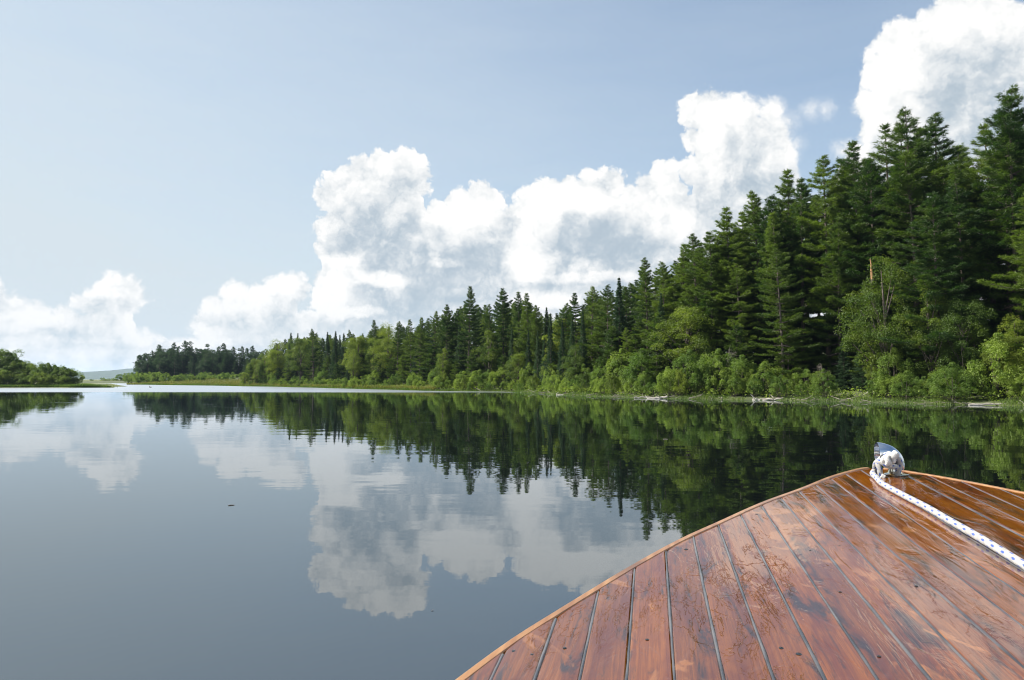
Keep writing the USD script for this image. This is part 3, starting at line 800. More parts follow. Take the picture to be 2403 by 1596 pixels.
ISL = [(8, 822, 6, 'tall willow with a twiggy tip at the left edge of the picture'), (-18, 815, 5, 'willow cut by the left edge of the picture'), (-50, 820, 5, None), (30, 846, 4, 'willow stepping down right of the twiggy one on the left point'), (16, 868, 1, 'low bright willow in front on the left point'),
       (58, 848, 6, 'airy willow with thin top in the middle of the left point'), (80, 858, 5, 'willow right of the airy one on the left point'), (70, 880, 1.5, 'low bright bush in the front middle of the left point'), (110, 851, 4, 'broad dark alder on the left point'), (130, 855, 5, 'alder behind the right side of the broad dark one'),
       (148, 861, 4, 'alder with ragged top near the right end of the left point'), (164, 864, 5, 'outermost alder at the right end of the left point'), (120, 878, 1.5, 'low dark bush under the broad alder'), (150, 880, 2, 'low bush under the ragged alder'), (178, 884, 4, 'small last bush at the right end of the left point'), (45, 884, 1, 'small bush over the bare sandy patch'), (0, 880, 1, None), (96, 872, 1.5, 'low bush left of the broad alder')]
for i, (px, top, b, label) in enumerate(ISL):
    if label:
        stand('willow_shrub', ISLAND[i % 2], px, top, LEFT_D + b, label, 'shrub', gz=.25)
stand('far_tree', FARS[1], 33, 841, 215, 'dark tree behind the willows of the left point', gz=.5)
stand('far_tree', FARS[0], 22, 838, 222, 'second dark tree behind the willows of the left point', gz=.5)


def grass(points, h, rng, width=.012, lean=.35):
    d = np.c_[rng.normal(0, lean, (len(points), 2)), np.ones(len(points))]
    return blades(points, points + d * (h * rng.uniform(.5, 1.2, len(points)))[:, None], width, rng)


rng = np.random.default_rng(3)
n = 60000
q = rng.random(n) ** 1.25
pts = rows_out(shapely.LineString(SHORE[:26]), 600)[(q * 599).astype(int)] + rng.uniform(-.1, .35, (n, 1)) * 0
off = np.abs(rng.normal(0, .75, n)) - .08
pts = pts + off[:, None] * INLAND + rng.normal(0, .3, (n, 2))
z = np.maximum(bank_height(pts), -.05)
keep = bank_height(pts) > -.55
pts = np.c_[pts, z][keep]
LOGS = np.array([shore_point(*q) for q in ((1722, 936.5), (1735, 937.5), (1800, 938.7), (1812, 939.2), (1772, 938.6), (2011, 941.2), (1327, 926.8), (1543, 935.2), (1505, 934.4), (2320, 951.2))])
pts = pts[np.min(np.linalg.norm(pts[:, None, :2] - LOGS[None] - (0, .3), axis=2), axis=1) > .75]
far = np.clip((pts[:, 1] - 60) / 150, 0, 1)
tag(obj('shore_grass', grass(pts, (.04 + .44 * meshkit.fbm(pts * (.6, .6, 0), 2) ** 1.3) * (1 + .5 * far), rng, (.014 + .03 * far)), 'grass_blades'), 'bright green sedge and grass fringing the waterline of the right bank', 'grass', kind='stuff')
n = 14000
c = rows_out(shapely.LineString(SHORE[:22]), 900)[(rng.random(n) ** 1.2 * 899).astype(int)]
c = c + rng.uniform(.3, 2.6, (n, 1)) * INLAND + rng.normal(0, .25, (n, 2))
zz = bank_height(c)
c = np.c_[c, np.maximum(zz, 0) + .1 + rng.random(n) * .5][zz > -.4]
tag(obj('shore_herbs', leaves(c, unit(np.array([0, 0, 1.0]) + .5 * rng.normal(size=c.shape)), rng.uniform(.07, .15, len(c)), rng), 'shrub_leaves'), 'low leafy herbs between the shore grass and the thicket', 'plants', kind='stuff')
n = 40000
px, D = rng.uniform(300, 1020, n), rng.random(n)
sd = np.array([shore_depth(v) for v in np.linspace(300, 1020, 200)])[np.clip(((px - 300) / 720 * 199).astype(int), 0, 199)]
D = sd + .5 + D ** 2 * np.interp(px, [300, 620, 760, 1020], [60, 45, 16, 8])
pts = np.c_[(px * K - 512) / FPX * D, D, 0 * D]
pts[:, 2] = np.maximum(bank_height(pts[:, :2]), -.03)
tag(obj('meadow_grass', grass(pts, .55, rng, .05), 'meadow_grass'), 'yellow green meadow grass behind the far waterline', 'grass', kind='stuff')
n = 16000
x = rng.uniform(at(-40, LEFT_D), at(258, LEFT_D), n)
y0 = np.interp(x, lx, fy) + .1 + rng.random(n) ** 2 * np.interp(x, [at(170, LEFT_D), at(258, LEFT_D)], [5, .8])
tag(obj('island_grass', grass(np.c_[x, y0, np.full(n, .05)], np.interp(x, [at(170, LEFT_D), at(200, LEFT_D), at(258, LEFT_D)], [.55, .8, .3]), rng, .03), 'grass_blades'), 'green grass edging the left point of land', 'grass', kind='stuff')
n = 90
x = rng.uniform(at(225, LEFT_D), at(266, LEFT_D), n)
tag(obj('reeds', grass(np.c_[x, LEFT_D + rng.uniform(-1, 2, n), np.full(n, -.02)], np.full(n, .75), rng, .03, .2), 'grass_blades'), 'thin reeds standing in the water off the left point', 'reeds', kind='stuff')
x = rng.uniform(-260, -100, 9000)
yy = np.interp(x, a, front) + rng.random(9000) ** 2 * 60
tag(obj('far_meadow_grass', grass(np.c_[x, yy, np.full(9000, .15)], np.full(9000, .9), rng, .12), 'meadow_grass'), 'pale grass of the far shore below the blue hill', 'grass', kind='stuff')


rg = np.random.default_rng(8)
sticks = []
for k in range(170):
    x, y = shapely.LineString(SHORE[:17]).interpolate(rg.random(), normalized=True).coords[0]
    x, y = x + rg.uniform(-.25, .5) * INLAND[0], y + rg.uniform(-.25, .5) * INLAND[1]
    L, h = rg.uniform(.2, 1.1), rg.uniform(0, 6.28)
    e = np.array([math.cos(h), math.sin(h), rg.uniform(-.1, .45)]) * L * .5
    c = np.array([x, y, max(ground_z(x, y), 0) + .03 + abs(e[2])])
    sticks.append(tube([c - e, c + rg.normal(0, .04, 3), c + e], np.array([1, .8, .5]) * rg.uniform(.012, .035), 5))
tag(obj('shore_sticks', cat(sticks), 'dead_wood'), 'dead sticks and roots littering the waterline of the right bank', 'sticks', kind='stuff')


def log(px, y, length, radius, heading, tilt, label, roots=0, seed=1):
    D = EYE * FPX / (y * K - 379.5)
    rg = np.random.default_rng(seed)
    p = thing('driftwood_log', label, 'log', loc=(at(px, D), D, .03), rz=heading)
    s = np.linspace(-.5, .5, 8)[:, None] * length
    body = np.c_[s, .06 * length * np.sin(s * 2 + seed), s * math.tan(math.radians(tilt)) + .05 + .03 * rg.normal(size=(8, 1))]
    obj('trunk', tube(body, radius * np.linspace(1.1, .55, 8) * rg.uniform(.85, 1.15, 8), 8), 'driftwood', p.GetPath(), 40)
    for k in range(roots):
        b = body[0 if k % 2 == 0 else rg.integers(2, 6)]
        e = b + np.array([rg.uniform(-.4, .1), rg.uniform(-.35, .35), rg.uniform(.05, .5)])
        obj('branch_stub', tube(spline([b, (b + e) / 2 + rg.normal(0, .05, 3), e], 5), np.linspace(radius * .5, radius * .15, 5), 6), 'driftwood', p.GetPath(), 40)


log(1722, 936.5, 1.6, .09, 8, 0, 'flat bleached driftwood log at the waterline left of the forked one', 2, 1)
log(1735, 937.5, 1.0, .06, -14, 2, 'thin bleached driftwood stick lying across the flat log', 0, 2)
log(1800, 938.7, 2.0, .10, 12, 5, 'white forked driftwood log on the shore of the right bank', 3, 3)
log(1812, 939.2, 1.4, .07, -22, 6, 'white driftwood limb leaning on the forked log', 1, 4)
log(1772, 938.6, .5, .07, 5, 0, 'short pale driftwood chunk left of the forked log', 0, 5)
log(2011, 941.2, 1.5, .09, -40, 38, 'upright pale driftwood root leaning at the edge of the grass', 2, 6)
log(1327, 926.8, 1.7, .10, -15, 10, 'pale bent driftwood far along the right bank below the shrubs', 1, 7)
log(1543, 935.2, 1.5, .12, -20, 6, 'stubby pale driftwood snag by the water below the pine slope', 2, 8)
log(1505, 934.4, 1.2, .05, 4, 0, 'thin brown grey stick lying at the waterline left of the stubby snag', 0, 9)
log(2320, 951.2, 2.2, .05, -6, 1, 'long thin pale pole lying at the waterline near the right edge', 0, 10)
log(55, 909.0, 1.6, .16, 5, 0, 'pale log on the bare patch of the left point', 0, 11)

D = EYE * FPX / (909.3 * K - 379.5)
p = thing('water_bird', 'small dark duck swimming on the bright ruffled water', 'bird', loc=(at(354.5, D), D, 0), rz=160)
b = trimesh.creation.icosphere(3, 1.0)
v = np.array(b.vertices) * (.27, .12, .11)
v[:, 2] += .06 + .10 * np.clip(-v[:, 0] - .12, 0, 1) * 1.2
neck = tube(spline([(.17, 0, .10), (.22, 0, .19), (.24, 0, .25)], 6), [.055, .045, .04, .038, .036, .034], 8)
head = trimesh.creation.icosphere(2, 1.0)
hv = np.array(head.vertices) * (.062, .045, .047) + (.26, 0, .275)
obj('body', cat([(v, b.faces), neck, (hv, head.faces)]), 'feather', p.GetPath(), True)
obj('bill', tube([(.31, 0, .27), (.38, 0, .258)], [.02, .008], 8), 'dead_wood', p.GetPath())
for px, y, L, rz, label in [(549, 1183, .07, 20, 'tiny dark twig floating on the still water left of the cloud reflection'), (1560, 1030, .12, -5, 'tiny pale leaf floating before the dark reflection of the pines'), (1018, 1424, .02, 40, 'tiny speck of leaf floating below the reflected big cloud')]:
    D = EYE * FPX / (y * K - 379.5)
    p = thing('floating_twig', label, 'twig', loc=(at(px, D), D, .004), rz=rz)
    obj('twig', tube([(-L / 2, 0, 0), (0, .08 * L, 0), (L / 2, 0, 0)], [.06 * L, .08 * L, .04 * L], 6), 'dead_wood', p.GetPath())

# ---------------------------------------------------------------- the wooden launch
DECK_H = 0.5
bow_a = ray(1529, 800)
bow_l = np.cross(bow_a, [0, 0, 1.0])
bow_l /= np.linalg.norm(bow_l)
bow_n = np.cross(bow_l, bow_a)
TIP = np.array([0, 0, EYE]) - bow_n * DECK_H + bow_a * 3.224 + bow_l * 0.849   # the stem head; boat axes: x starboard, y forward, z up
CAMBER = 0.05
BM = Gf.Matrix4d(*[float(v) for v in (*bow_l, 0, *bow_a, 0, *bow_n, 0, *TIP, 1)])
HALF = np.array([(0.0, 0.035), (.02, .062), (.079, .113), (.2, .205), (.448, .362), (.677, .522), (.914, .667), (1.098, .782), (1.36, .92), (1.51, .992), (1.646, 1.057), (1.766, 1.113), (1.95, 1.182), (2.3, 1.30), (2.8, 1.42), (3.6, 1.5), (5.2, 1.5)])
from scipy.interpolate import PchipInterpolator
half_width = PchipInterpolator(HALF[:, 0], HALF[:, 1])
_u = np.linspace(0, 3.2, 1600)
_h = half_width(_u)


def aft_of(v, inset):
    """Distance aft of the tip at which the deck, inset from its edge, is v wide."""
    return np.interp(np.abs(v) + inset, _h, _u)


def deck(v):
    return -CAMBER * np.asarray(v) ** 2


def boat_thing(name, label, category):
    x = UsdGeom.Xform.Define(stage, numbered('/World/' + name))
    x.AddTransformOp().Set(BM)
    return tag(x.GetPrim(), label, category)


def varnish(name, dark, mid, light, red):
    """Old glossy varnish over straight grained wood, crazed and lifting in places."""
    g = Graph()
    o = g('texture_coordinate', 'object')
    rnd = g('object_info', 'random')
    shifted = g('vector_math', 'vector', math_type='multiply_add', vector1=g('combine_xyz', 'vector', x=rnd, y=rnd, z=rnd), vector2=(3.1, 7.7, 5.3), vector3=o)
    N = lambda vec, sc, det=3.0, r=.55, st=(1, 1, 1), dist=0.0: g('noise_texture', 'fac', dimensions='3D', vector=g('mapping', 'vector', vector=vec, scale=st), scale=sc, detail=det, roughness=r, distortion=dist)
    grain = N(shifted, 60.0, 4.0, .6, (3.2, .09, 1), .6)
    broad = N(shifted, 5.0, 4.0, .6, (2.6, .55, 1), .4)
    stain = N(shifted, 8.0, 5.0, .68, (3.0, .42, 1), .9)
    col = g.mix(g.step(grain, .3, .7), mid, light)
    col = g.mix(g.step(broad, .42, .68, 0, .75), col, red)
    col = g.mix(g.step(stain, .50, .66, 0, .9), col, dark)
    col = g.mix(g.m('multiply_add', rnd, .5, .0), col, g.mix(.5, col, dark))
    pale = g.step(N(o, 4.2, 4.0, .6, (1.5, .7, 1), 1.2), .60, .66, 0, .5)
    col = g.mix(pale, col, (.28, .115, .035))
    # crazing: crooked ridges running with the planks, in patches
    wob = N(o, 14.0, 3.0, .6)
    wv = g('noise_texture', 'color', dimensions='3D', vector=o, scale=9.0, detail=4.0, roughness=.65)
    cv = g('vector_math', 'vector', math_type='multiply_add', vector1=wv, vector2=(.10, .16, 0), vector3=o)
    cell = g('voronoi_texture', 'distance', dimensions='2D', feature='distance_to_edge', vector=g('mapping', 'vector', vector=cv, scale=(26, 5.5, 1)), scale=1.0, detail=0.0)
    patch = g.step(N(o, 2.6, 3.0, .6, (1.6, .6, 1), .5), .55, .66)
    lines = N(o, 7.0, 5.0, .64, (3.2, .6, 1), 1.3)
    curl = g.m('multiply', g.step(g.m('absolute', g.m('subtract', lines, .5)), .0, .011, 1.0, 0.0), patch)
    ridge = g.m('maximum', g.m('multiply', g.step(cell, 0.0, .03, .5, 0.0), patch), curl)
    sheet = g.step(N(o, 6.0, 4.0, .6, (2.0, .5, 1), 1.0), .44, .56)
    wavy = N(o, 20.0, 2.0, .5, (1.0, .35, 1))
    h = g.m('multiply_add', ridge, .0017, g.m('multiply_add', wavy, .0004, g.m('multiply_add', sheet, .0004, g.m('multiply', grain, .00025))))
    b = g('bump', 'normal', height=h, strength=1.0, distance=1.0)
    soft = g('bump', 'normal', height=h, strength=.5, distance=1.0)
    col = g.mix(g.m('multiply', ridge, .25), col, (.02, .016, .014))
    rough = g.m('multiply_add', g.step(N(o, 3.5, 3.0, .6), .5, .7), .04, .02)
    p = g('principled_bsdf', 'BSDF', base_color=col, roughness=.6, specular_ior_level=0.0, normal=soft, coat_weight=1.0, coat_roughness=rough, coat_ior=2.1, coat_normal=b)
    g.make(name, surface=p)


varnish('varnished_deck', (.016, .009, .007), (.112, .0275, .002), (.185, .055, .0042), (.074, .0125, .0033))
varnish('varnished_hull', (.03, .014, .008), (.13, .04, .012), (.19, .062, .018), (.10, .024, .011))


def simple(name, nodes, **kw):
    g = Graph()
    g.make(name, surface=g('principled_bsdf', 'BSDF', **kw))


g = Graph()
o = g('texture_coordinate', 'object')
n = g('noise_texture', 'fac', dimensions='3D', vector=o, scale=70.0, detail=4.0, roughness=.6)
n2 = g('noise_texture', 'fac', dimensions='3D', vector=g('mapping', 'vector', vector=o, scale=(1, .3, 1)), scale=24.0, detail=3.0)
g.make('caulk', surface=g('principled_bsdf', 'BSDF', base_color=g.mix(g.step(n2, .35, .7), (.018, .018, .02), (.085, .08, .08)), roughness=.3, coat_weight=.7, coat_roughness=.15,
       normal=g('bump', 'normal', height=g.m('multiply_add', n2, .004, g.m('multiply', n, .0008)), strength=1.0, distance=1.0)))
g = Graph()
o = g('texture_coordinate', 'object')
n = g('noise_texture', 'fac', dimensions='3D', vector=g('mapping', 'vector', vector=o, scale=(1, .12, 1)), scale=60.0, detail=4.0)
n2 = g('noise_texture', 'fac', dimensions='3D', vector=o, scale=5.0, detail=4.0)
g.make('rail_wood', surface=g('principled_bsdf', 'BSDF', base_color=g.mix(g.step(n2, .45, .75), g.mix(g.step(n, .3, .7), (.24, .105, .034), (.34, .175, .066)), (.14, .062, .024)), roughness=.35, coat_weight=.6, coat_roughness=.12))
simple('dark_hole', None, base_color=(.008, .007, .006), roughness=.35, coat_weight=.5)
g = Graph()
n = g('noise_texture', 'fac', dimensions='3D', vector=g('texture_coordinate', 'object'), scale=40.0, detail=3.0)
g.make('chrome', surface=g('principled_bsdf', 'BSDF', base_color=(.78, .80, .84), metallic=1.0, roughness=g.m('multiply_add', n, .18, .03)))
g.make('worn_brass', surface=g('principled_bsdf', 'BSDF', base_color=g.mix(g.step(n, .35, .65), (.80, .66, .32), (.75, .74, .70)), metallic=1.0, roughness=g.m('multiply_add', n, .2, .06)))


def rope_look(name, flecks):
    g = Graph()
    uv = g('uvmap', 'UV', attribute='st')
    s = g('separate_xyz', vector=uv)
    # braid: crossing diagonal strands
    a1 = g.m('sine', g.m('multiply', g.m('add', g.m('multiply', s + '.x', 8.0), g.m('multiply', s + '.y', 6.0)), 6.2832))
    a2 = g.m('sine', g.m('multiply', g.m('subtract', g.m('multiply', s + '.x', 8.0), g.m('multiply', s + '.y', 6.0)), 6.2832))
    h = g.m('add', g.m('absolute', a1), g.m('absolute', a2))
    b = g('bump', 'normal', height=h, strength=.55, distance=.0012)
    nz = g('noise_texture', 'fac', dimensions='3D', vector=g('texture_coordinate', 'object'), scale=60.0, detail=3.0)
    col = g.mix(g.step(nz, .4, .7), (.35, .34, .325), (.27, .26, .245))
    if not flecks:
        col = g.mix(g.step(nz, .4, .7), (.56, .55, .53), (.42, .41, .39))
    if flecks:
        # tracer yarns: rows of short blue flecks, every other row shifted by half a step
        row = g.m('multiply', s + '.y', 6.0)
        odd = g.m('multiply', g.m('modulo', g.m('floor', row), 2.0), .5)
        fx = g.m('subtract', g.m('fraction', g.m('add', s + '.x', odd)), .5)
        fy = g.m('subtract', g.m('fraction', row), .5)
        wig = g.m('multiply', g.m('sine', g.m('multiply', fy, 26.0)), .03)
        d = g.m('add', g.m('power', g.m('absolute', g.m('multiply', g.m('add', fx, wig), 6.0)), 2.0), g.m('power', g.m('absolute', g.m('multiply', fy, 3.4)), 2.0))
        col = g.mix(g.step(d, .75, 1.15, 1.0, 0.0), col, (.012, .06, .30))
    g.make(name, surface=g('principled_bsdf', 'BSDF', base_color=col, roughness=.7, sheen_weight=.2, normal=b))


rope_look('rope_flecked', True)
rope_look('rope_white', False)

boat = boat_thing('wooden_boat', 'varnished wooden launch with planked foredeck in the lower right corner', 'boat')
BP = str(boat.GetPath())
AFT, EDGE, GAP, LIFT = 2.75, .019, .0052, .0
CENTRE, PITCH = .066, .0752
edges = [-CENTRE, CENTRE]
for k in range(1, 19):
    edges += [CENTRE + PITCH * k, -CENTRE - PITCH * k]
edges = sorted(edges)
rg = np.random.default_rng(21)
for va, vb in zip(edges[:-1], edges[1:]):
    inner, outer = sorted((va, vb), key=abs)
    if va < 0 < vb:
        inner = 0.0
    if aft_of(abs(inner) + .01, EDGE) > AFT - .15:
        continue
    x0, x1 = va + GAP / 2, vb - GAP / 2
    cols = np.array([x0, x0 + .0022, *np.linspace(x0, x1, 5)[1:-1], x1 - .0022, x1])
    drop = np.array([.0016, 0, 0, 0, 0, 0, .0016])
    start = np.minimum(aft_of(cols, EDGE), AFT - .1)
    t = np.linspace(0, 1, 15) ** 1.3
    U = start[None] + t[:, None] * (AFT - start)[None]
    cup = rg.normal(0, .0008)
    wave = .0007 * np.sin(U * rg.uniform(2, 5) + rg.uniform(0, 6))
    body = (cols - (x0 + x1) / 2) / (x1 - x0) * 2
    Zt = deck(cols)[None] - drop[None] + cup * body[None] ** 2 + wave
    T = np.dstack([np.broadcast_to(cols, U.shape), -U, Zt])
    under = lambda c: T[:, c:c + 1] - np.array([0, 0, .016])
    obj('plank', grid_mesh(np.concatenate([under(0), T, under(6)], 1)[:, ::-1]), 'varnished_deck', BP, 35)
    pp = f'{BP}/' + ('plank' if USED[f'{BP}/plank'] == 0 else f"plank_{USED[f'{BP}/plank']:03d}")
    # plugs and old screw holes where the planks cross the deck beams
    for beam in np.arange(.55, 2.5, .34):
        for q in ((.5,) if rg.random() < .7 else (.3, .72)):
            v = x0 + (x1 - x0) * (q + rg.normal(0, .06))
            u = beam + rg.normal(0, .02) - .08 * abs(v)
            if u < aft_of(v, EDGE) + .05 or rg.random() < .55:
                continue
            r = rg.uniform(.0028, .0052)
            ang = np.arange(8) * np.pi / 4
            z = float(deck(v)) + cup * (2 * q - 1) ** 2 + .0011
            ring = np.c_[v + r * np.cos(ang), -u + r * 1.2 * np.sin(ang), np.full(8, z - .0006)]
            vv = np.vstack([ring, ring - (0, 0, .004), [[v, -u, z]]])
            f = [(i, (i + 1) % 8, 16) for i in range(8)] + [(i, i + 8, (i + 1) % 8) for i in range(8)] + [((i + 1) % 8, i + 8, (i + 1) % 8 + 8) for i in range(8)]
            obj('screw_hole', (vv, np.array(f)), 'dark_hole', pp)
for v in edges:
    s0 = float(aft_of(v, EDGE + .004))
    if s0 > AFT - .1:
        continue
    u = np.linspace(s0, AFT, 70)
    w = GAP / 2 * (1.0 + .7 * (meshkit.fbm(np.c_[u * 9, np.full(70, v * 40), 0 * u], 3) - .5)) + .0006
    z = deck(v) - .0006 + .0042 * (meshkit.fbm(np.c_[u * 14, np.full(70, v * 70), 0 * u], 3, 4) - .35)
    C = np.dstack([v + w[:, None] * np.array([-1.15, -.75, 0, .75, 1.15]), np.repeat(-u[:, None], 5, 1), z[:, None] + np.array([-.0035, -.0006, .0006, -.0006, -.0035])])
    obj('caulked_seam', grid_mesh(C[:, ::-1]), 'caulk', BP, True)
# edge rail: one bent strip each side, a little proud of the planks
for side in (-1, 1):
    u = np.concatenate([np.linspace(0, .3, 24), np.linspace(.3, 4.6, 80)[1:]])
    hw = half_width(u)
    tx, ty = np.gradient(hw), np.gradient(u)
    nx, ny = ty / np.hypot(tx, ty), -tx / np.hypot(tx, ty)
    prof = [(-.0185, -.02), (-.0185, .0012), (-.0165, .0032), (-.004, .0036), (0, .001), (.0015, -.006), (0, -.03)]
    S = np.dstack([side * (hw[:, None] + np.array([a for a, _ in prof]) * nx[:, None]), -(u[:, None] + np.array([a for a, _ in prof]) * ny[:, None]), deck(hw)[:, None] + np.array([z for _, z in prof])])
    obj('edge_rail', grid_mesh(S if side < 0 else S[:, ::-1]), 'rail_wood', BP, 30)
# the hull below
u = np.concatenate([np.linspace(0, .5, 12), np.linspace(.5, 5.2, 30)[1:]])
hw = half_width(u)
lev = np.array([0, .12, .35, .65, .95, 1.2, 1.45])
pinch = np.array([1, .985, .93, .83, .68, .48, .05])
rake = np.array([0, .02, .07, .15, .26, .42, .7])
for side in (-1, 1):
    uu = u[:, None] + rake[None] * np.clip(1 - u / 2.2, 0, 1)[:, None]
    blend = np.clip(u / 1.6, 0, 1)[:, None]
    ww = hw[:, None] * (pinch[None] * (.55 + .45 * blend) + (1 - (.55 + .45 * blend)) * pinch[None] ** 2.2) - .004
    S = np.dstack([side * ww, -uu, deck(hw)[:, None] - .021 - lev[None]])
    obj('hull_side', grid_mesh(S if side < 0 else S[:, ::-1]), 'varnished_hull', BP, 50)
v = np.linspace(-1, 1, 13)
hw = half_width(np.linspace(.03, AFT - .01, 40)) - .02
P = np.dstack([hw[:, None] * v, np.repeat(-np.linspace(.03, AFT - .01, 40)[:, None], 13, 1), deck(hw[:, None] * v) - .022])
obj('deck_backing', grid_mesh(P), 'dark_hole', BP)
hb = half_width(AFT) - .02
xs_ = np.linspace(-hb, hb, 25)
B = np.stack([np.c_[xs_, np.full(25, -AFT + o), deck(xs_) + z] for o, z in ((0, -.03), (0, .03), (-.005, .036), (-.02, .036), (-.025, .03), (-.025, -.08))], 1)
obj('coaming', grid_mesh(B), 'varnished_hull', BP, 30)
u = np.linspace(.6, 5.1, 30)
hw = half_width(u) * np.interp(u, [.6, 2.5], [.45, .72])
P = np.dstack([hw[:, None] * np.linspace(-1, 1, 7), np.repeat(-u[:, None], 7, 1), np.full((30, 7), -.88)])
obj('floorboards', grid_mesh(P), 'varnished_hull', BP)

# bow fitting: a chromed cowl on a round flanged base
bx, by = .026, -.155
bz = float(deck(bx))
fit = [(0.036, 0.0), (.037, .003), (.034, .0055), (.026, .007), (.023, .012), (.021, .02), (.020, .04)]
m = trimesh.creation.revolve(fit, sections=32)
v = np.array(m.vertices)
v[:, 0] = np.where(v[:, 0] > .02, .02 + (v[:, 0] - .02) * (1 + .9 * np.clip((.007 - v[:, 2]) / .004, 0, 1) * np.clip(1 - np.abs(v[:, 1]) / .03, 0, 1)), v[:, 0])
obj('fitting_base', (v + (bx, by, bz), m.faces), 'worn_brass', BP, 30)
ang = np.linspace(0, 1, 14)
path = spline([(.010, .0, .022), (.008, .001, .048), (-.012, .002, .068), (-.038, .002, .077), (-.060, .002, .078)], 16)
rad = np.interp(np.linspace(0, 1, 16), [0, .3, .6, .93, 1], [.020, .027, .036, .041, .0415])
out_v, out_f = tube(path, rad, 32, False)
inn_v, inn_f = tube(path[4:], rad[4:] - .0028, 32, False)
n0, n1 = len(out_v), len(inn_v)
rim = np.arange(32)
rf = np.vstack([np.stack([n0 - 32 + rim, n0 - 32 + (rim + 1) % 32, n0 + n1 - 32 + (rim + 1) % 32], 1), np.stack([n0 - 32 + rim, n0 + n1 - 32 + (rim + 1) % 32, n0 + n1 - 32 + rim], 1)])
cowl = np.vstack([out_v, inn_v])
obj('cowl', (cowl + (bx, by, bz), np.vstack([out_f, inn_f[:, ::-1] + n0, rf])), 'chrome', BP, 40)


# ---------------------------------------------------------------- the mooring line
def to_deck(px, y, lift):
    """Boat coordinates of the point of the deck, raised by lift, that photo pixel (px, y) shows."""
    d, w = ray(px, y), 0.0
    for _ in range(30):
        t = (DECK_H - lift - w) / -(d @ bow_n)
        p = np.array([0, 0, EYE]) + d * t - TIP
        w = -CAMBER * (p @ bow_l) ** 2
    return np.array([p @ bow_l, p @ bow_a, w + lift])


def in_air(px, y, back):
    """Boat coordinates of what photo pixel (px, y) shows at a distance `back` towards the bow (+) or the camera (-) from the fitting."""
    d = ray(px, y)
    f = TIP + bow_l * bx + bow_a * (by + back) + bow_n * bz
    t = (f - np.array([0, 0, EYE])) @ bow_a / (d @ bow_a)
    p = np.array([0, 0, EYE]) + d * t - TIP
    return np.array([p @ bow_l, p @ bow_a, p @ bow_n])


ROPE_R = .0098
rope = boat_thing('mooring_rope', 'white mooring rope with blue flecks knotted to the bow fitting and lying along the deck', 'rope')
RP = str(rope.GetPath())


def strand(name, pts, r, mat, n=None, pitch=.055, label=None):
    pts = np.asarray(pts)
    L = np.linalg.norm(np.diff(pts, axis=0), axis=1).sum()
    n = n or max(12, int(L / .006))
    path = spline(pts, n)
    s = np.concatenate([[0], np.cumsum(np.linalg.norm(np.diff(path, axis=0), axis=1))])
    sides = 16
    r = r * np.ones(n)
    r[0] *= .55
    r[-1] *= .55
    v, f = tube(path, r, sides + 1, False)
    ringed = np.asarray(v).reshape(n, sides + 1, 3).copy()
    v2, _ = tube(path, r, sides, False)
    v2 = np.asarray(v2).reshape(n, sides, 3)
    ringed = np.concatenate([v2, v2[:, :1]], 1)
    q = []
    i, j = np.meshgrid(np.arange(n - 1), np.arange(sides), indexing='ij')
    m = sides + 1
    q = np.stack([i * m + j, i * m + j + 1, (i + 1) * m + j + 1, (i + 1) * m + j], -1).reshape(-1, 4)
    f = np.vstack([q[:, [0, 1, 2]], q[:, [0, 2, 3]]])
    verts = ringed.reshape(-1, 3)
    uv = np.stack([np.repeat(s / pitch, m), np.tile(np.linspace(0, 1, m), n)], 1)
    c0, c1 = path[0], path[-1]
    k = len(verts)
    verts = np.vstack([verts, c0, c1])
    uv = np.vstack([uv, [[0, 0], [0, 0]]])
    jj = np.arange(sides)
    f = np.vstack([f, np.stack([np.full(sides, k), jj + 1, jj], 1), np.stack([np.full(sides, k + 1), (n - 1) * m + jj, (n - 1) * m + jj + 1], 1)])
    p = obj(name, (verts, f), mat, RP, True, uv)
    if label:
        p.SetCustomDataByKey('label', label)


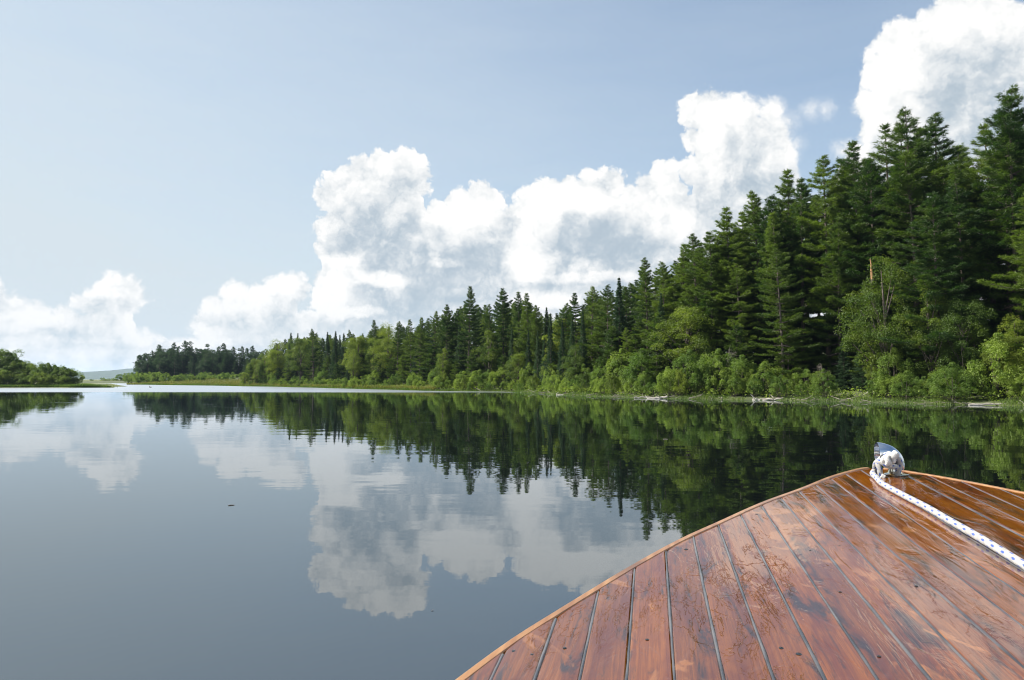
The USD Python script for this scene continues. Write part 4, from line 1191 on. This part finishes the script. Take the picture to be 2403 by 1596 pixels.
zoom = lambda x, y: (2000 + x * 403 / 1755, 1000 + y * 403 / 1755)
lay = [to_deck(*zoom(x, y), ROPE_R * .9) for x, y in ((235, 515), (290, 575), (370, 625), (450, 668), (610, 752), (780, 840), (950, 940), (1140, 1048), (1350, 1170), (1580, 1310), (1755, 1418))]
last = lay[-1]
lay += [last + (lay[-1] - lay[-2]) * 1.6 + (.0, 0, 0), np.array([last[0] + .03, -2.2, deck(last[0]) + ROPE_R * .9]), np.array([last[0] + .10, -2.7, deck(last[0]) + ROPE_R * .9 + .01])]
up = [in_air(2057, 1092, .0), in_air(2048, 1102, -.012)]
crop = lambda x, y: (2030 + x * 120 / 1711, 1035 + y * 110 / 1568)
C = lambda x, y, back: in_air(*crop(x, y), back)
strand('line', [C(380, 1010, .02), C(300, 1010, -.005)] + [C(255, 1060, -.03)] + lay, ROPE_R, 'rope_flecked')
# the loop round the neck of the cowl and the standing part that rises into the knot
strand('loop', [C(640, 1230, -.05), C(560, 1190, -.05), C(510, 1090, -.052), C(490, 940, -.050), C(440, 800, -.045), C(460, 680, -.035), C(560, 560, -.03), C(700, 480, -.035), C(800, 400, -.01), C(850, 360, .03)], .0095, 'rope_flecked', pitch=.04)
strand('loop', [C(330, 880, .02), C(350, 780, -.02), C(470, 690, -.045), C(640, 760, -.055), C(800, 830, -.06), C(950, 860, -.05), C(1080, 860, -.03), C(1130, 760, -.01), C(1120, 640, -.02), C(1000, 540, -.045), C(860, 520, -.055)], .0095, 'rope_flecked', pitch=.04)
strand('loop', [C(860, 480, -.04), C(1010, 540, -.045), C(1120, 600, -.04), C(1170, 720, -.032), C(1150, 880, -.03), C(1110, 1020, -.03), C(1060, 1150, -.02), C(980, 1170, .02)], .0095, 'rope_flecked', pitch=.04)
strand('loop', [C(600, 540, -.05), C(720, 620, -.066), C(830, 730, -.066), C(800, 850, -.058), C(680, 800, -.055), C(600, 700, -.055), C(620, 580, -.06), C(740, 520, -.066), C(850, 580, -.066)], .0088, 'rope_white')
strand('loop', [C(680, 560, -.068), C(760, 640, -.075), C(760, 740, -.072), C(690, 780, -.066)], .009, 'rope_white')
strand('loop', [C(740, 440, -.03), C(850, 440, -.05), C(930, 500, -.062), C(960, 600, -.066), C(900, 720, -.066)], .009, 'rope_white')
strand('cut_end', [C(900, 560, -.06), C(960, 500, -.066), C(1020, 430, -.068), C(1060, 390, -.066)], .0135, 'rope_white', label='frayed rounded rope end sticking up from the knot')
strand('cut_end', [C(520, 1170, -.058), C(590, 1210, -.06), C(650, 1250, -.062)], .0112, 'rope_white', label='sealed stub of rope on the deck beside the base')
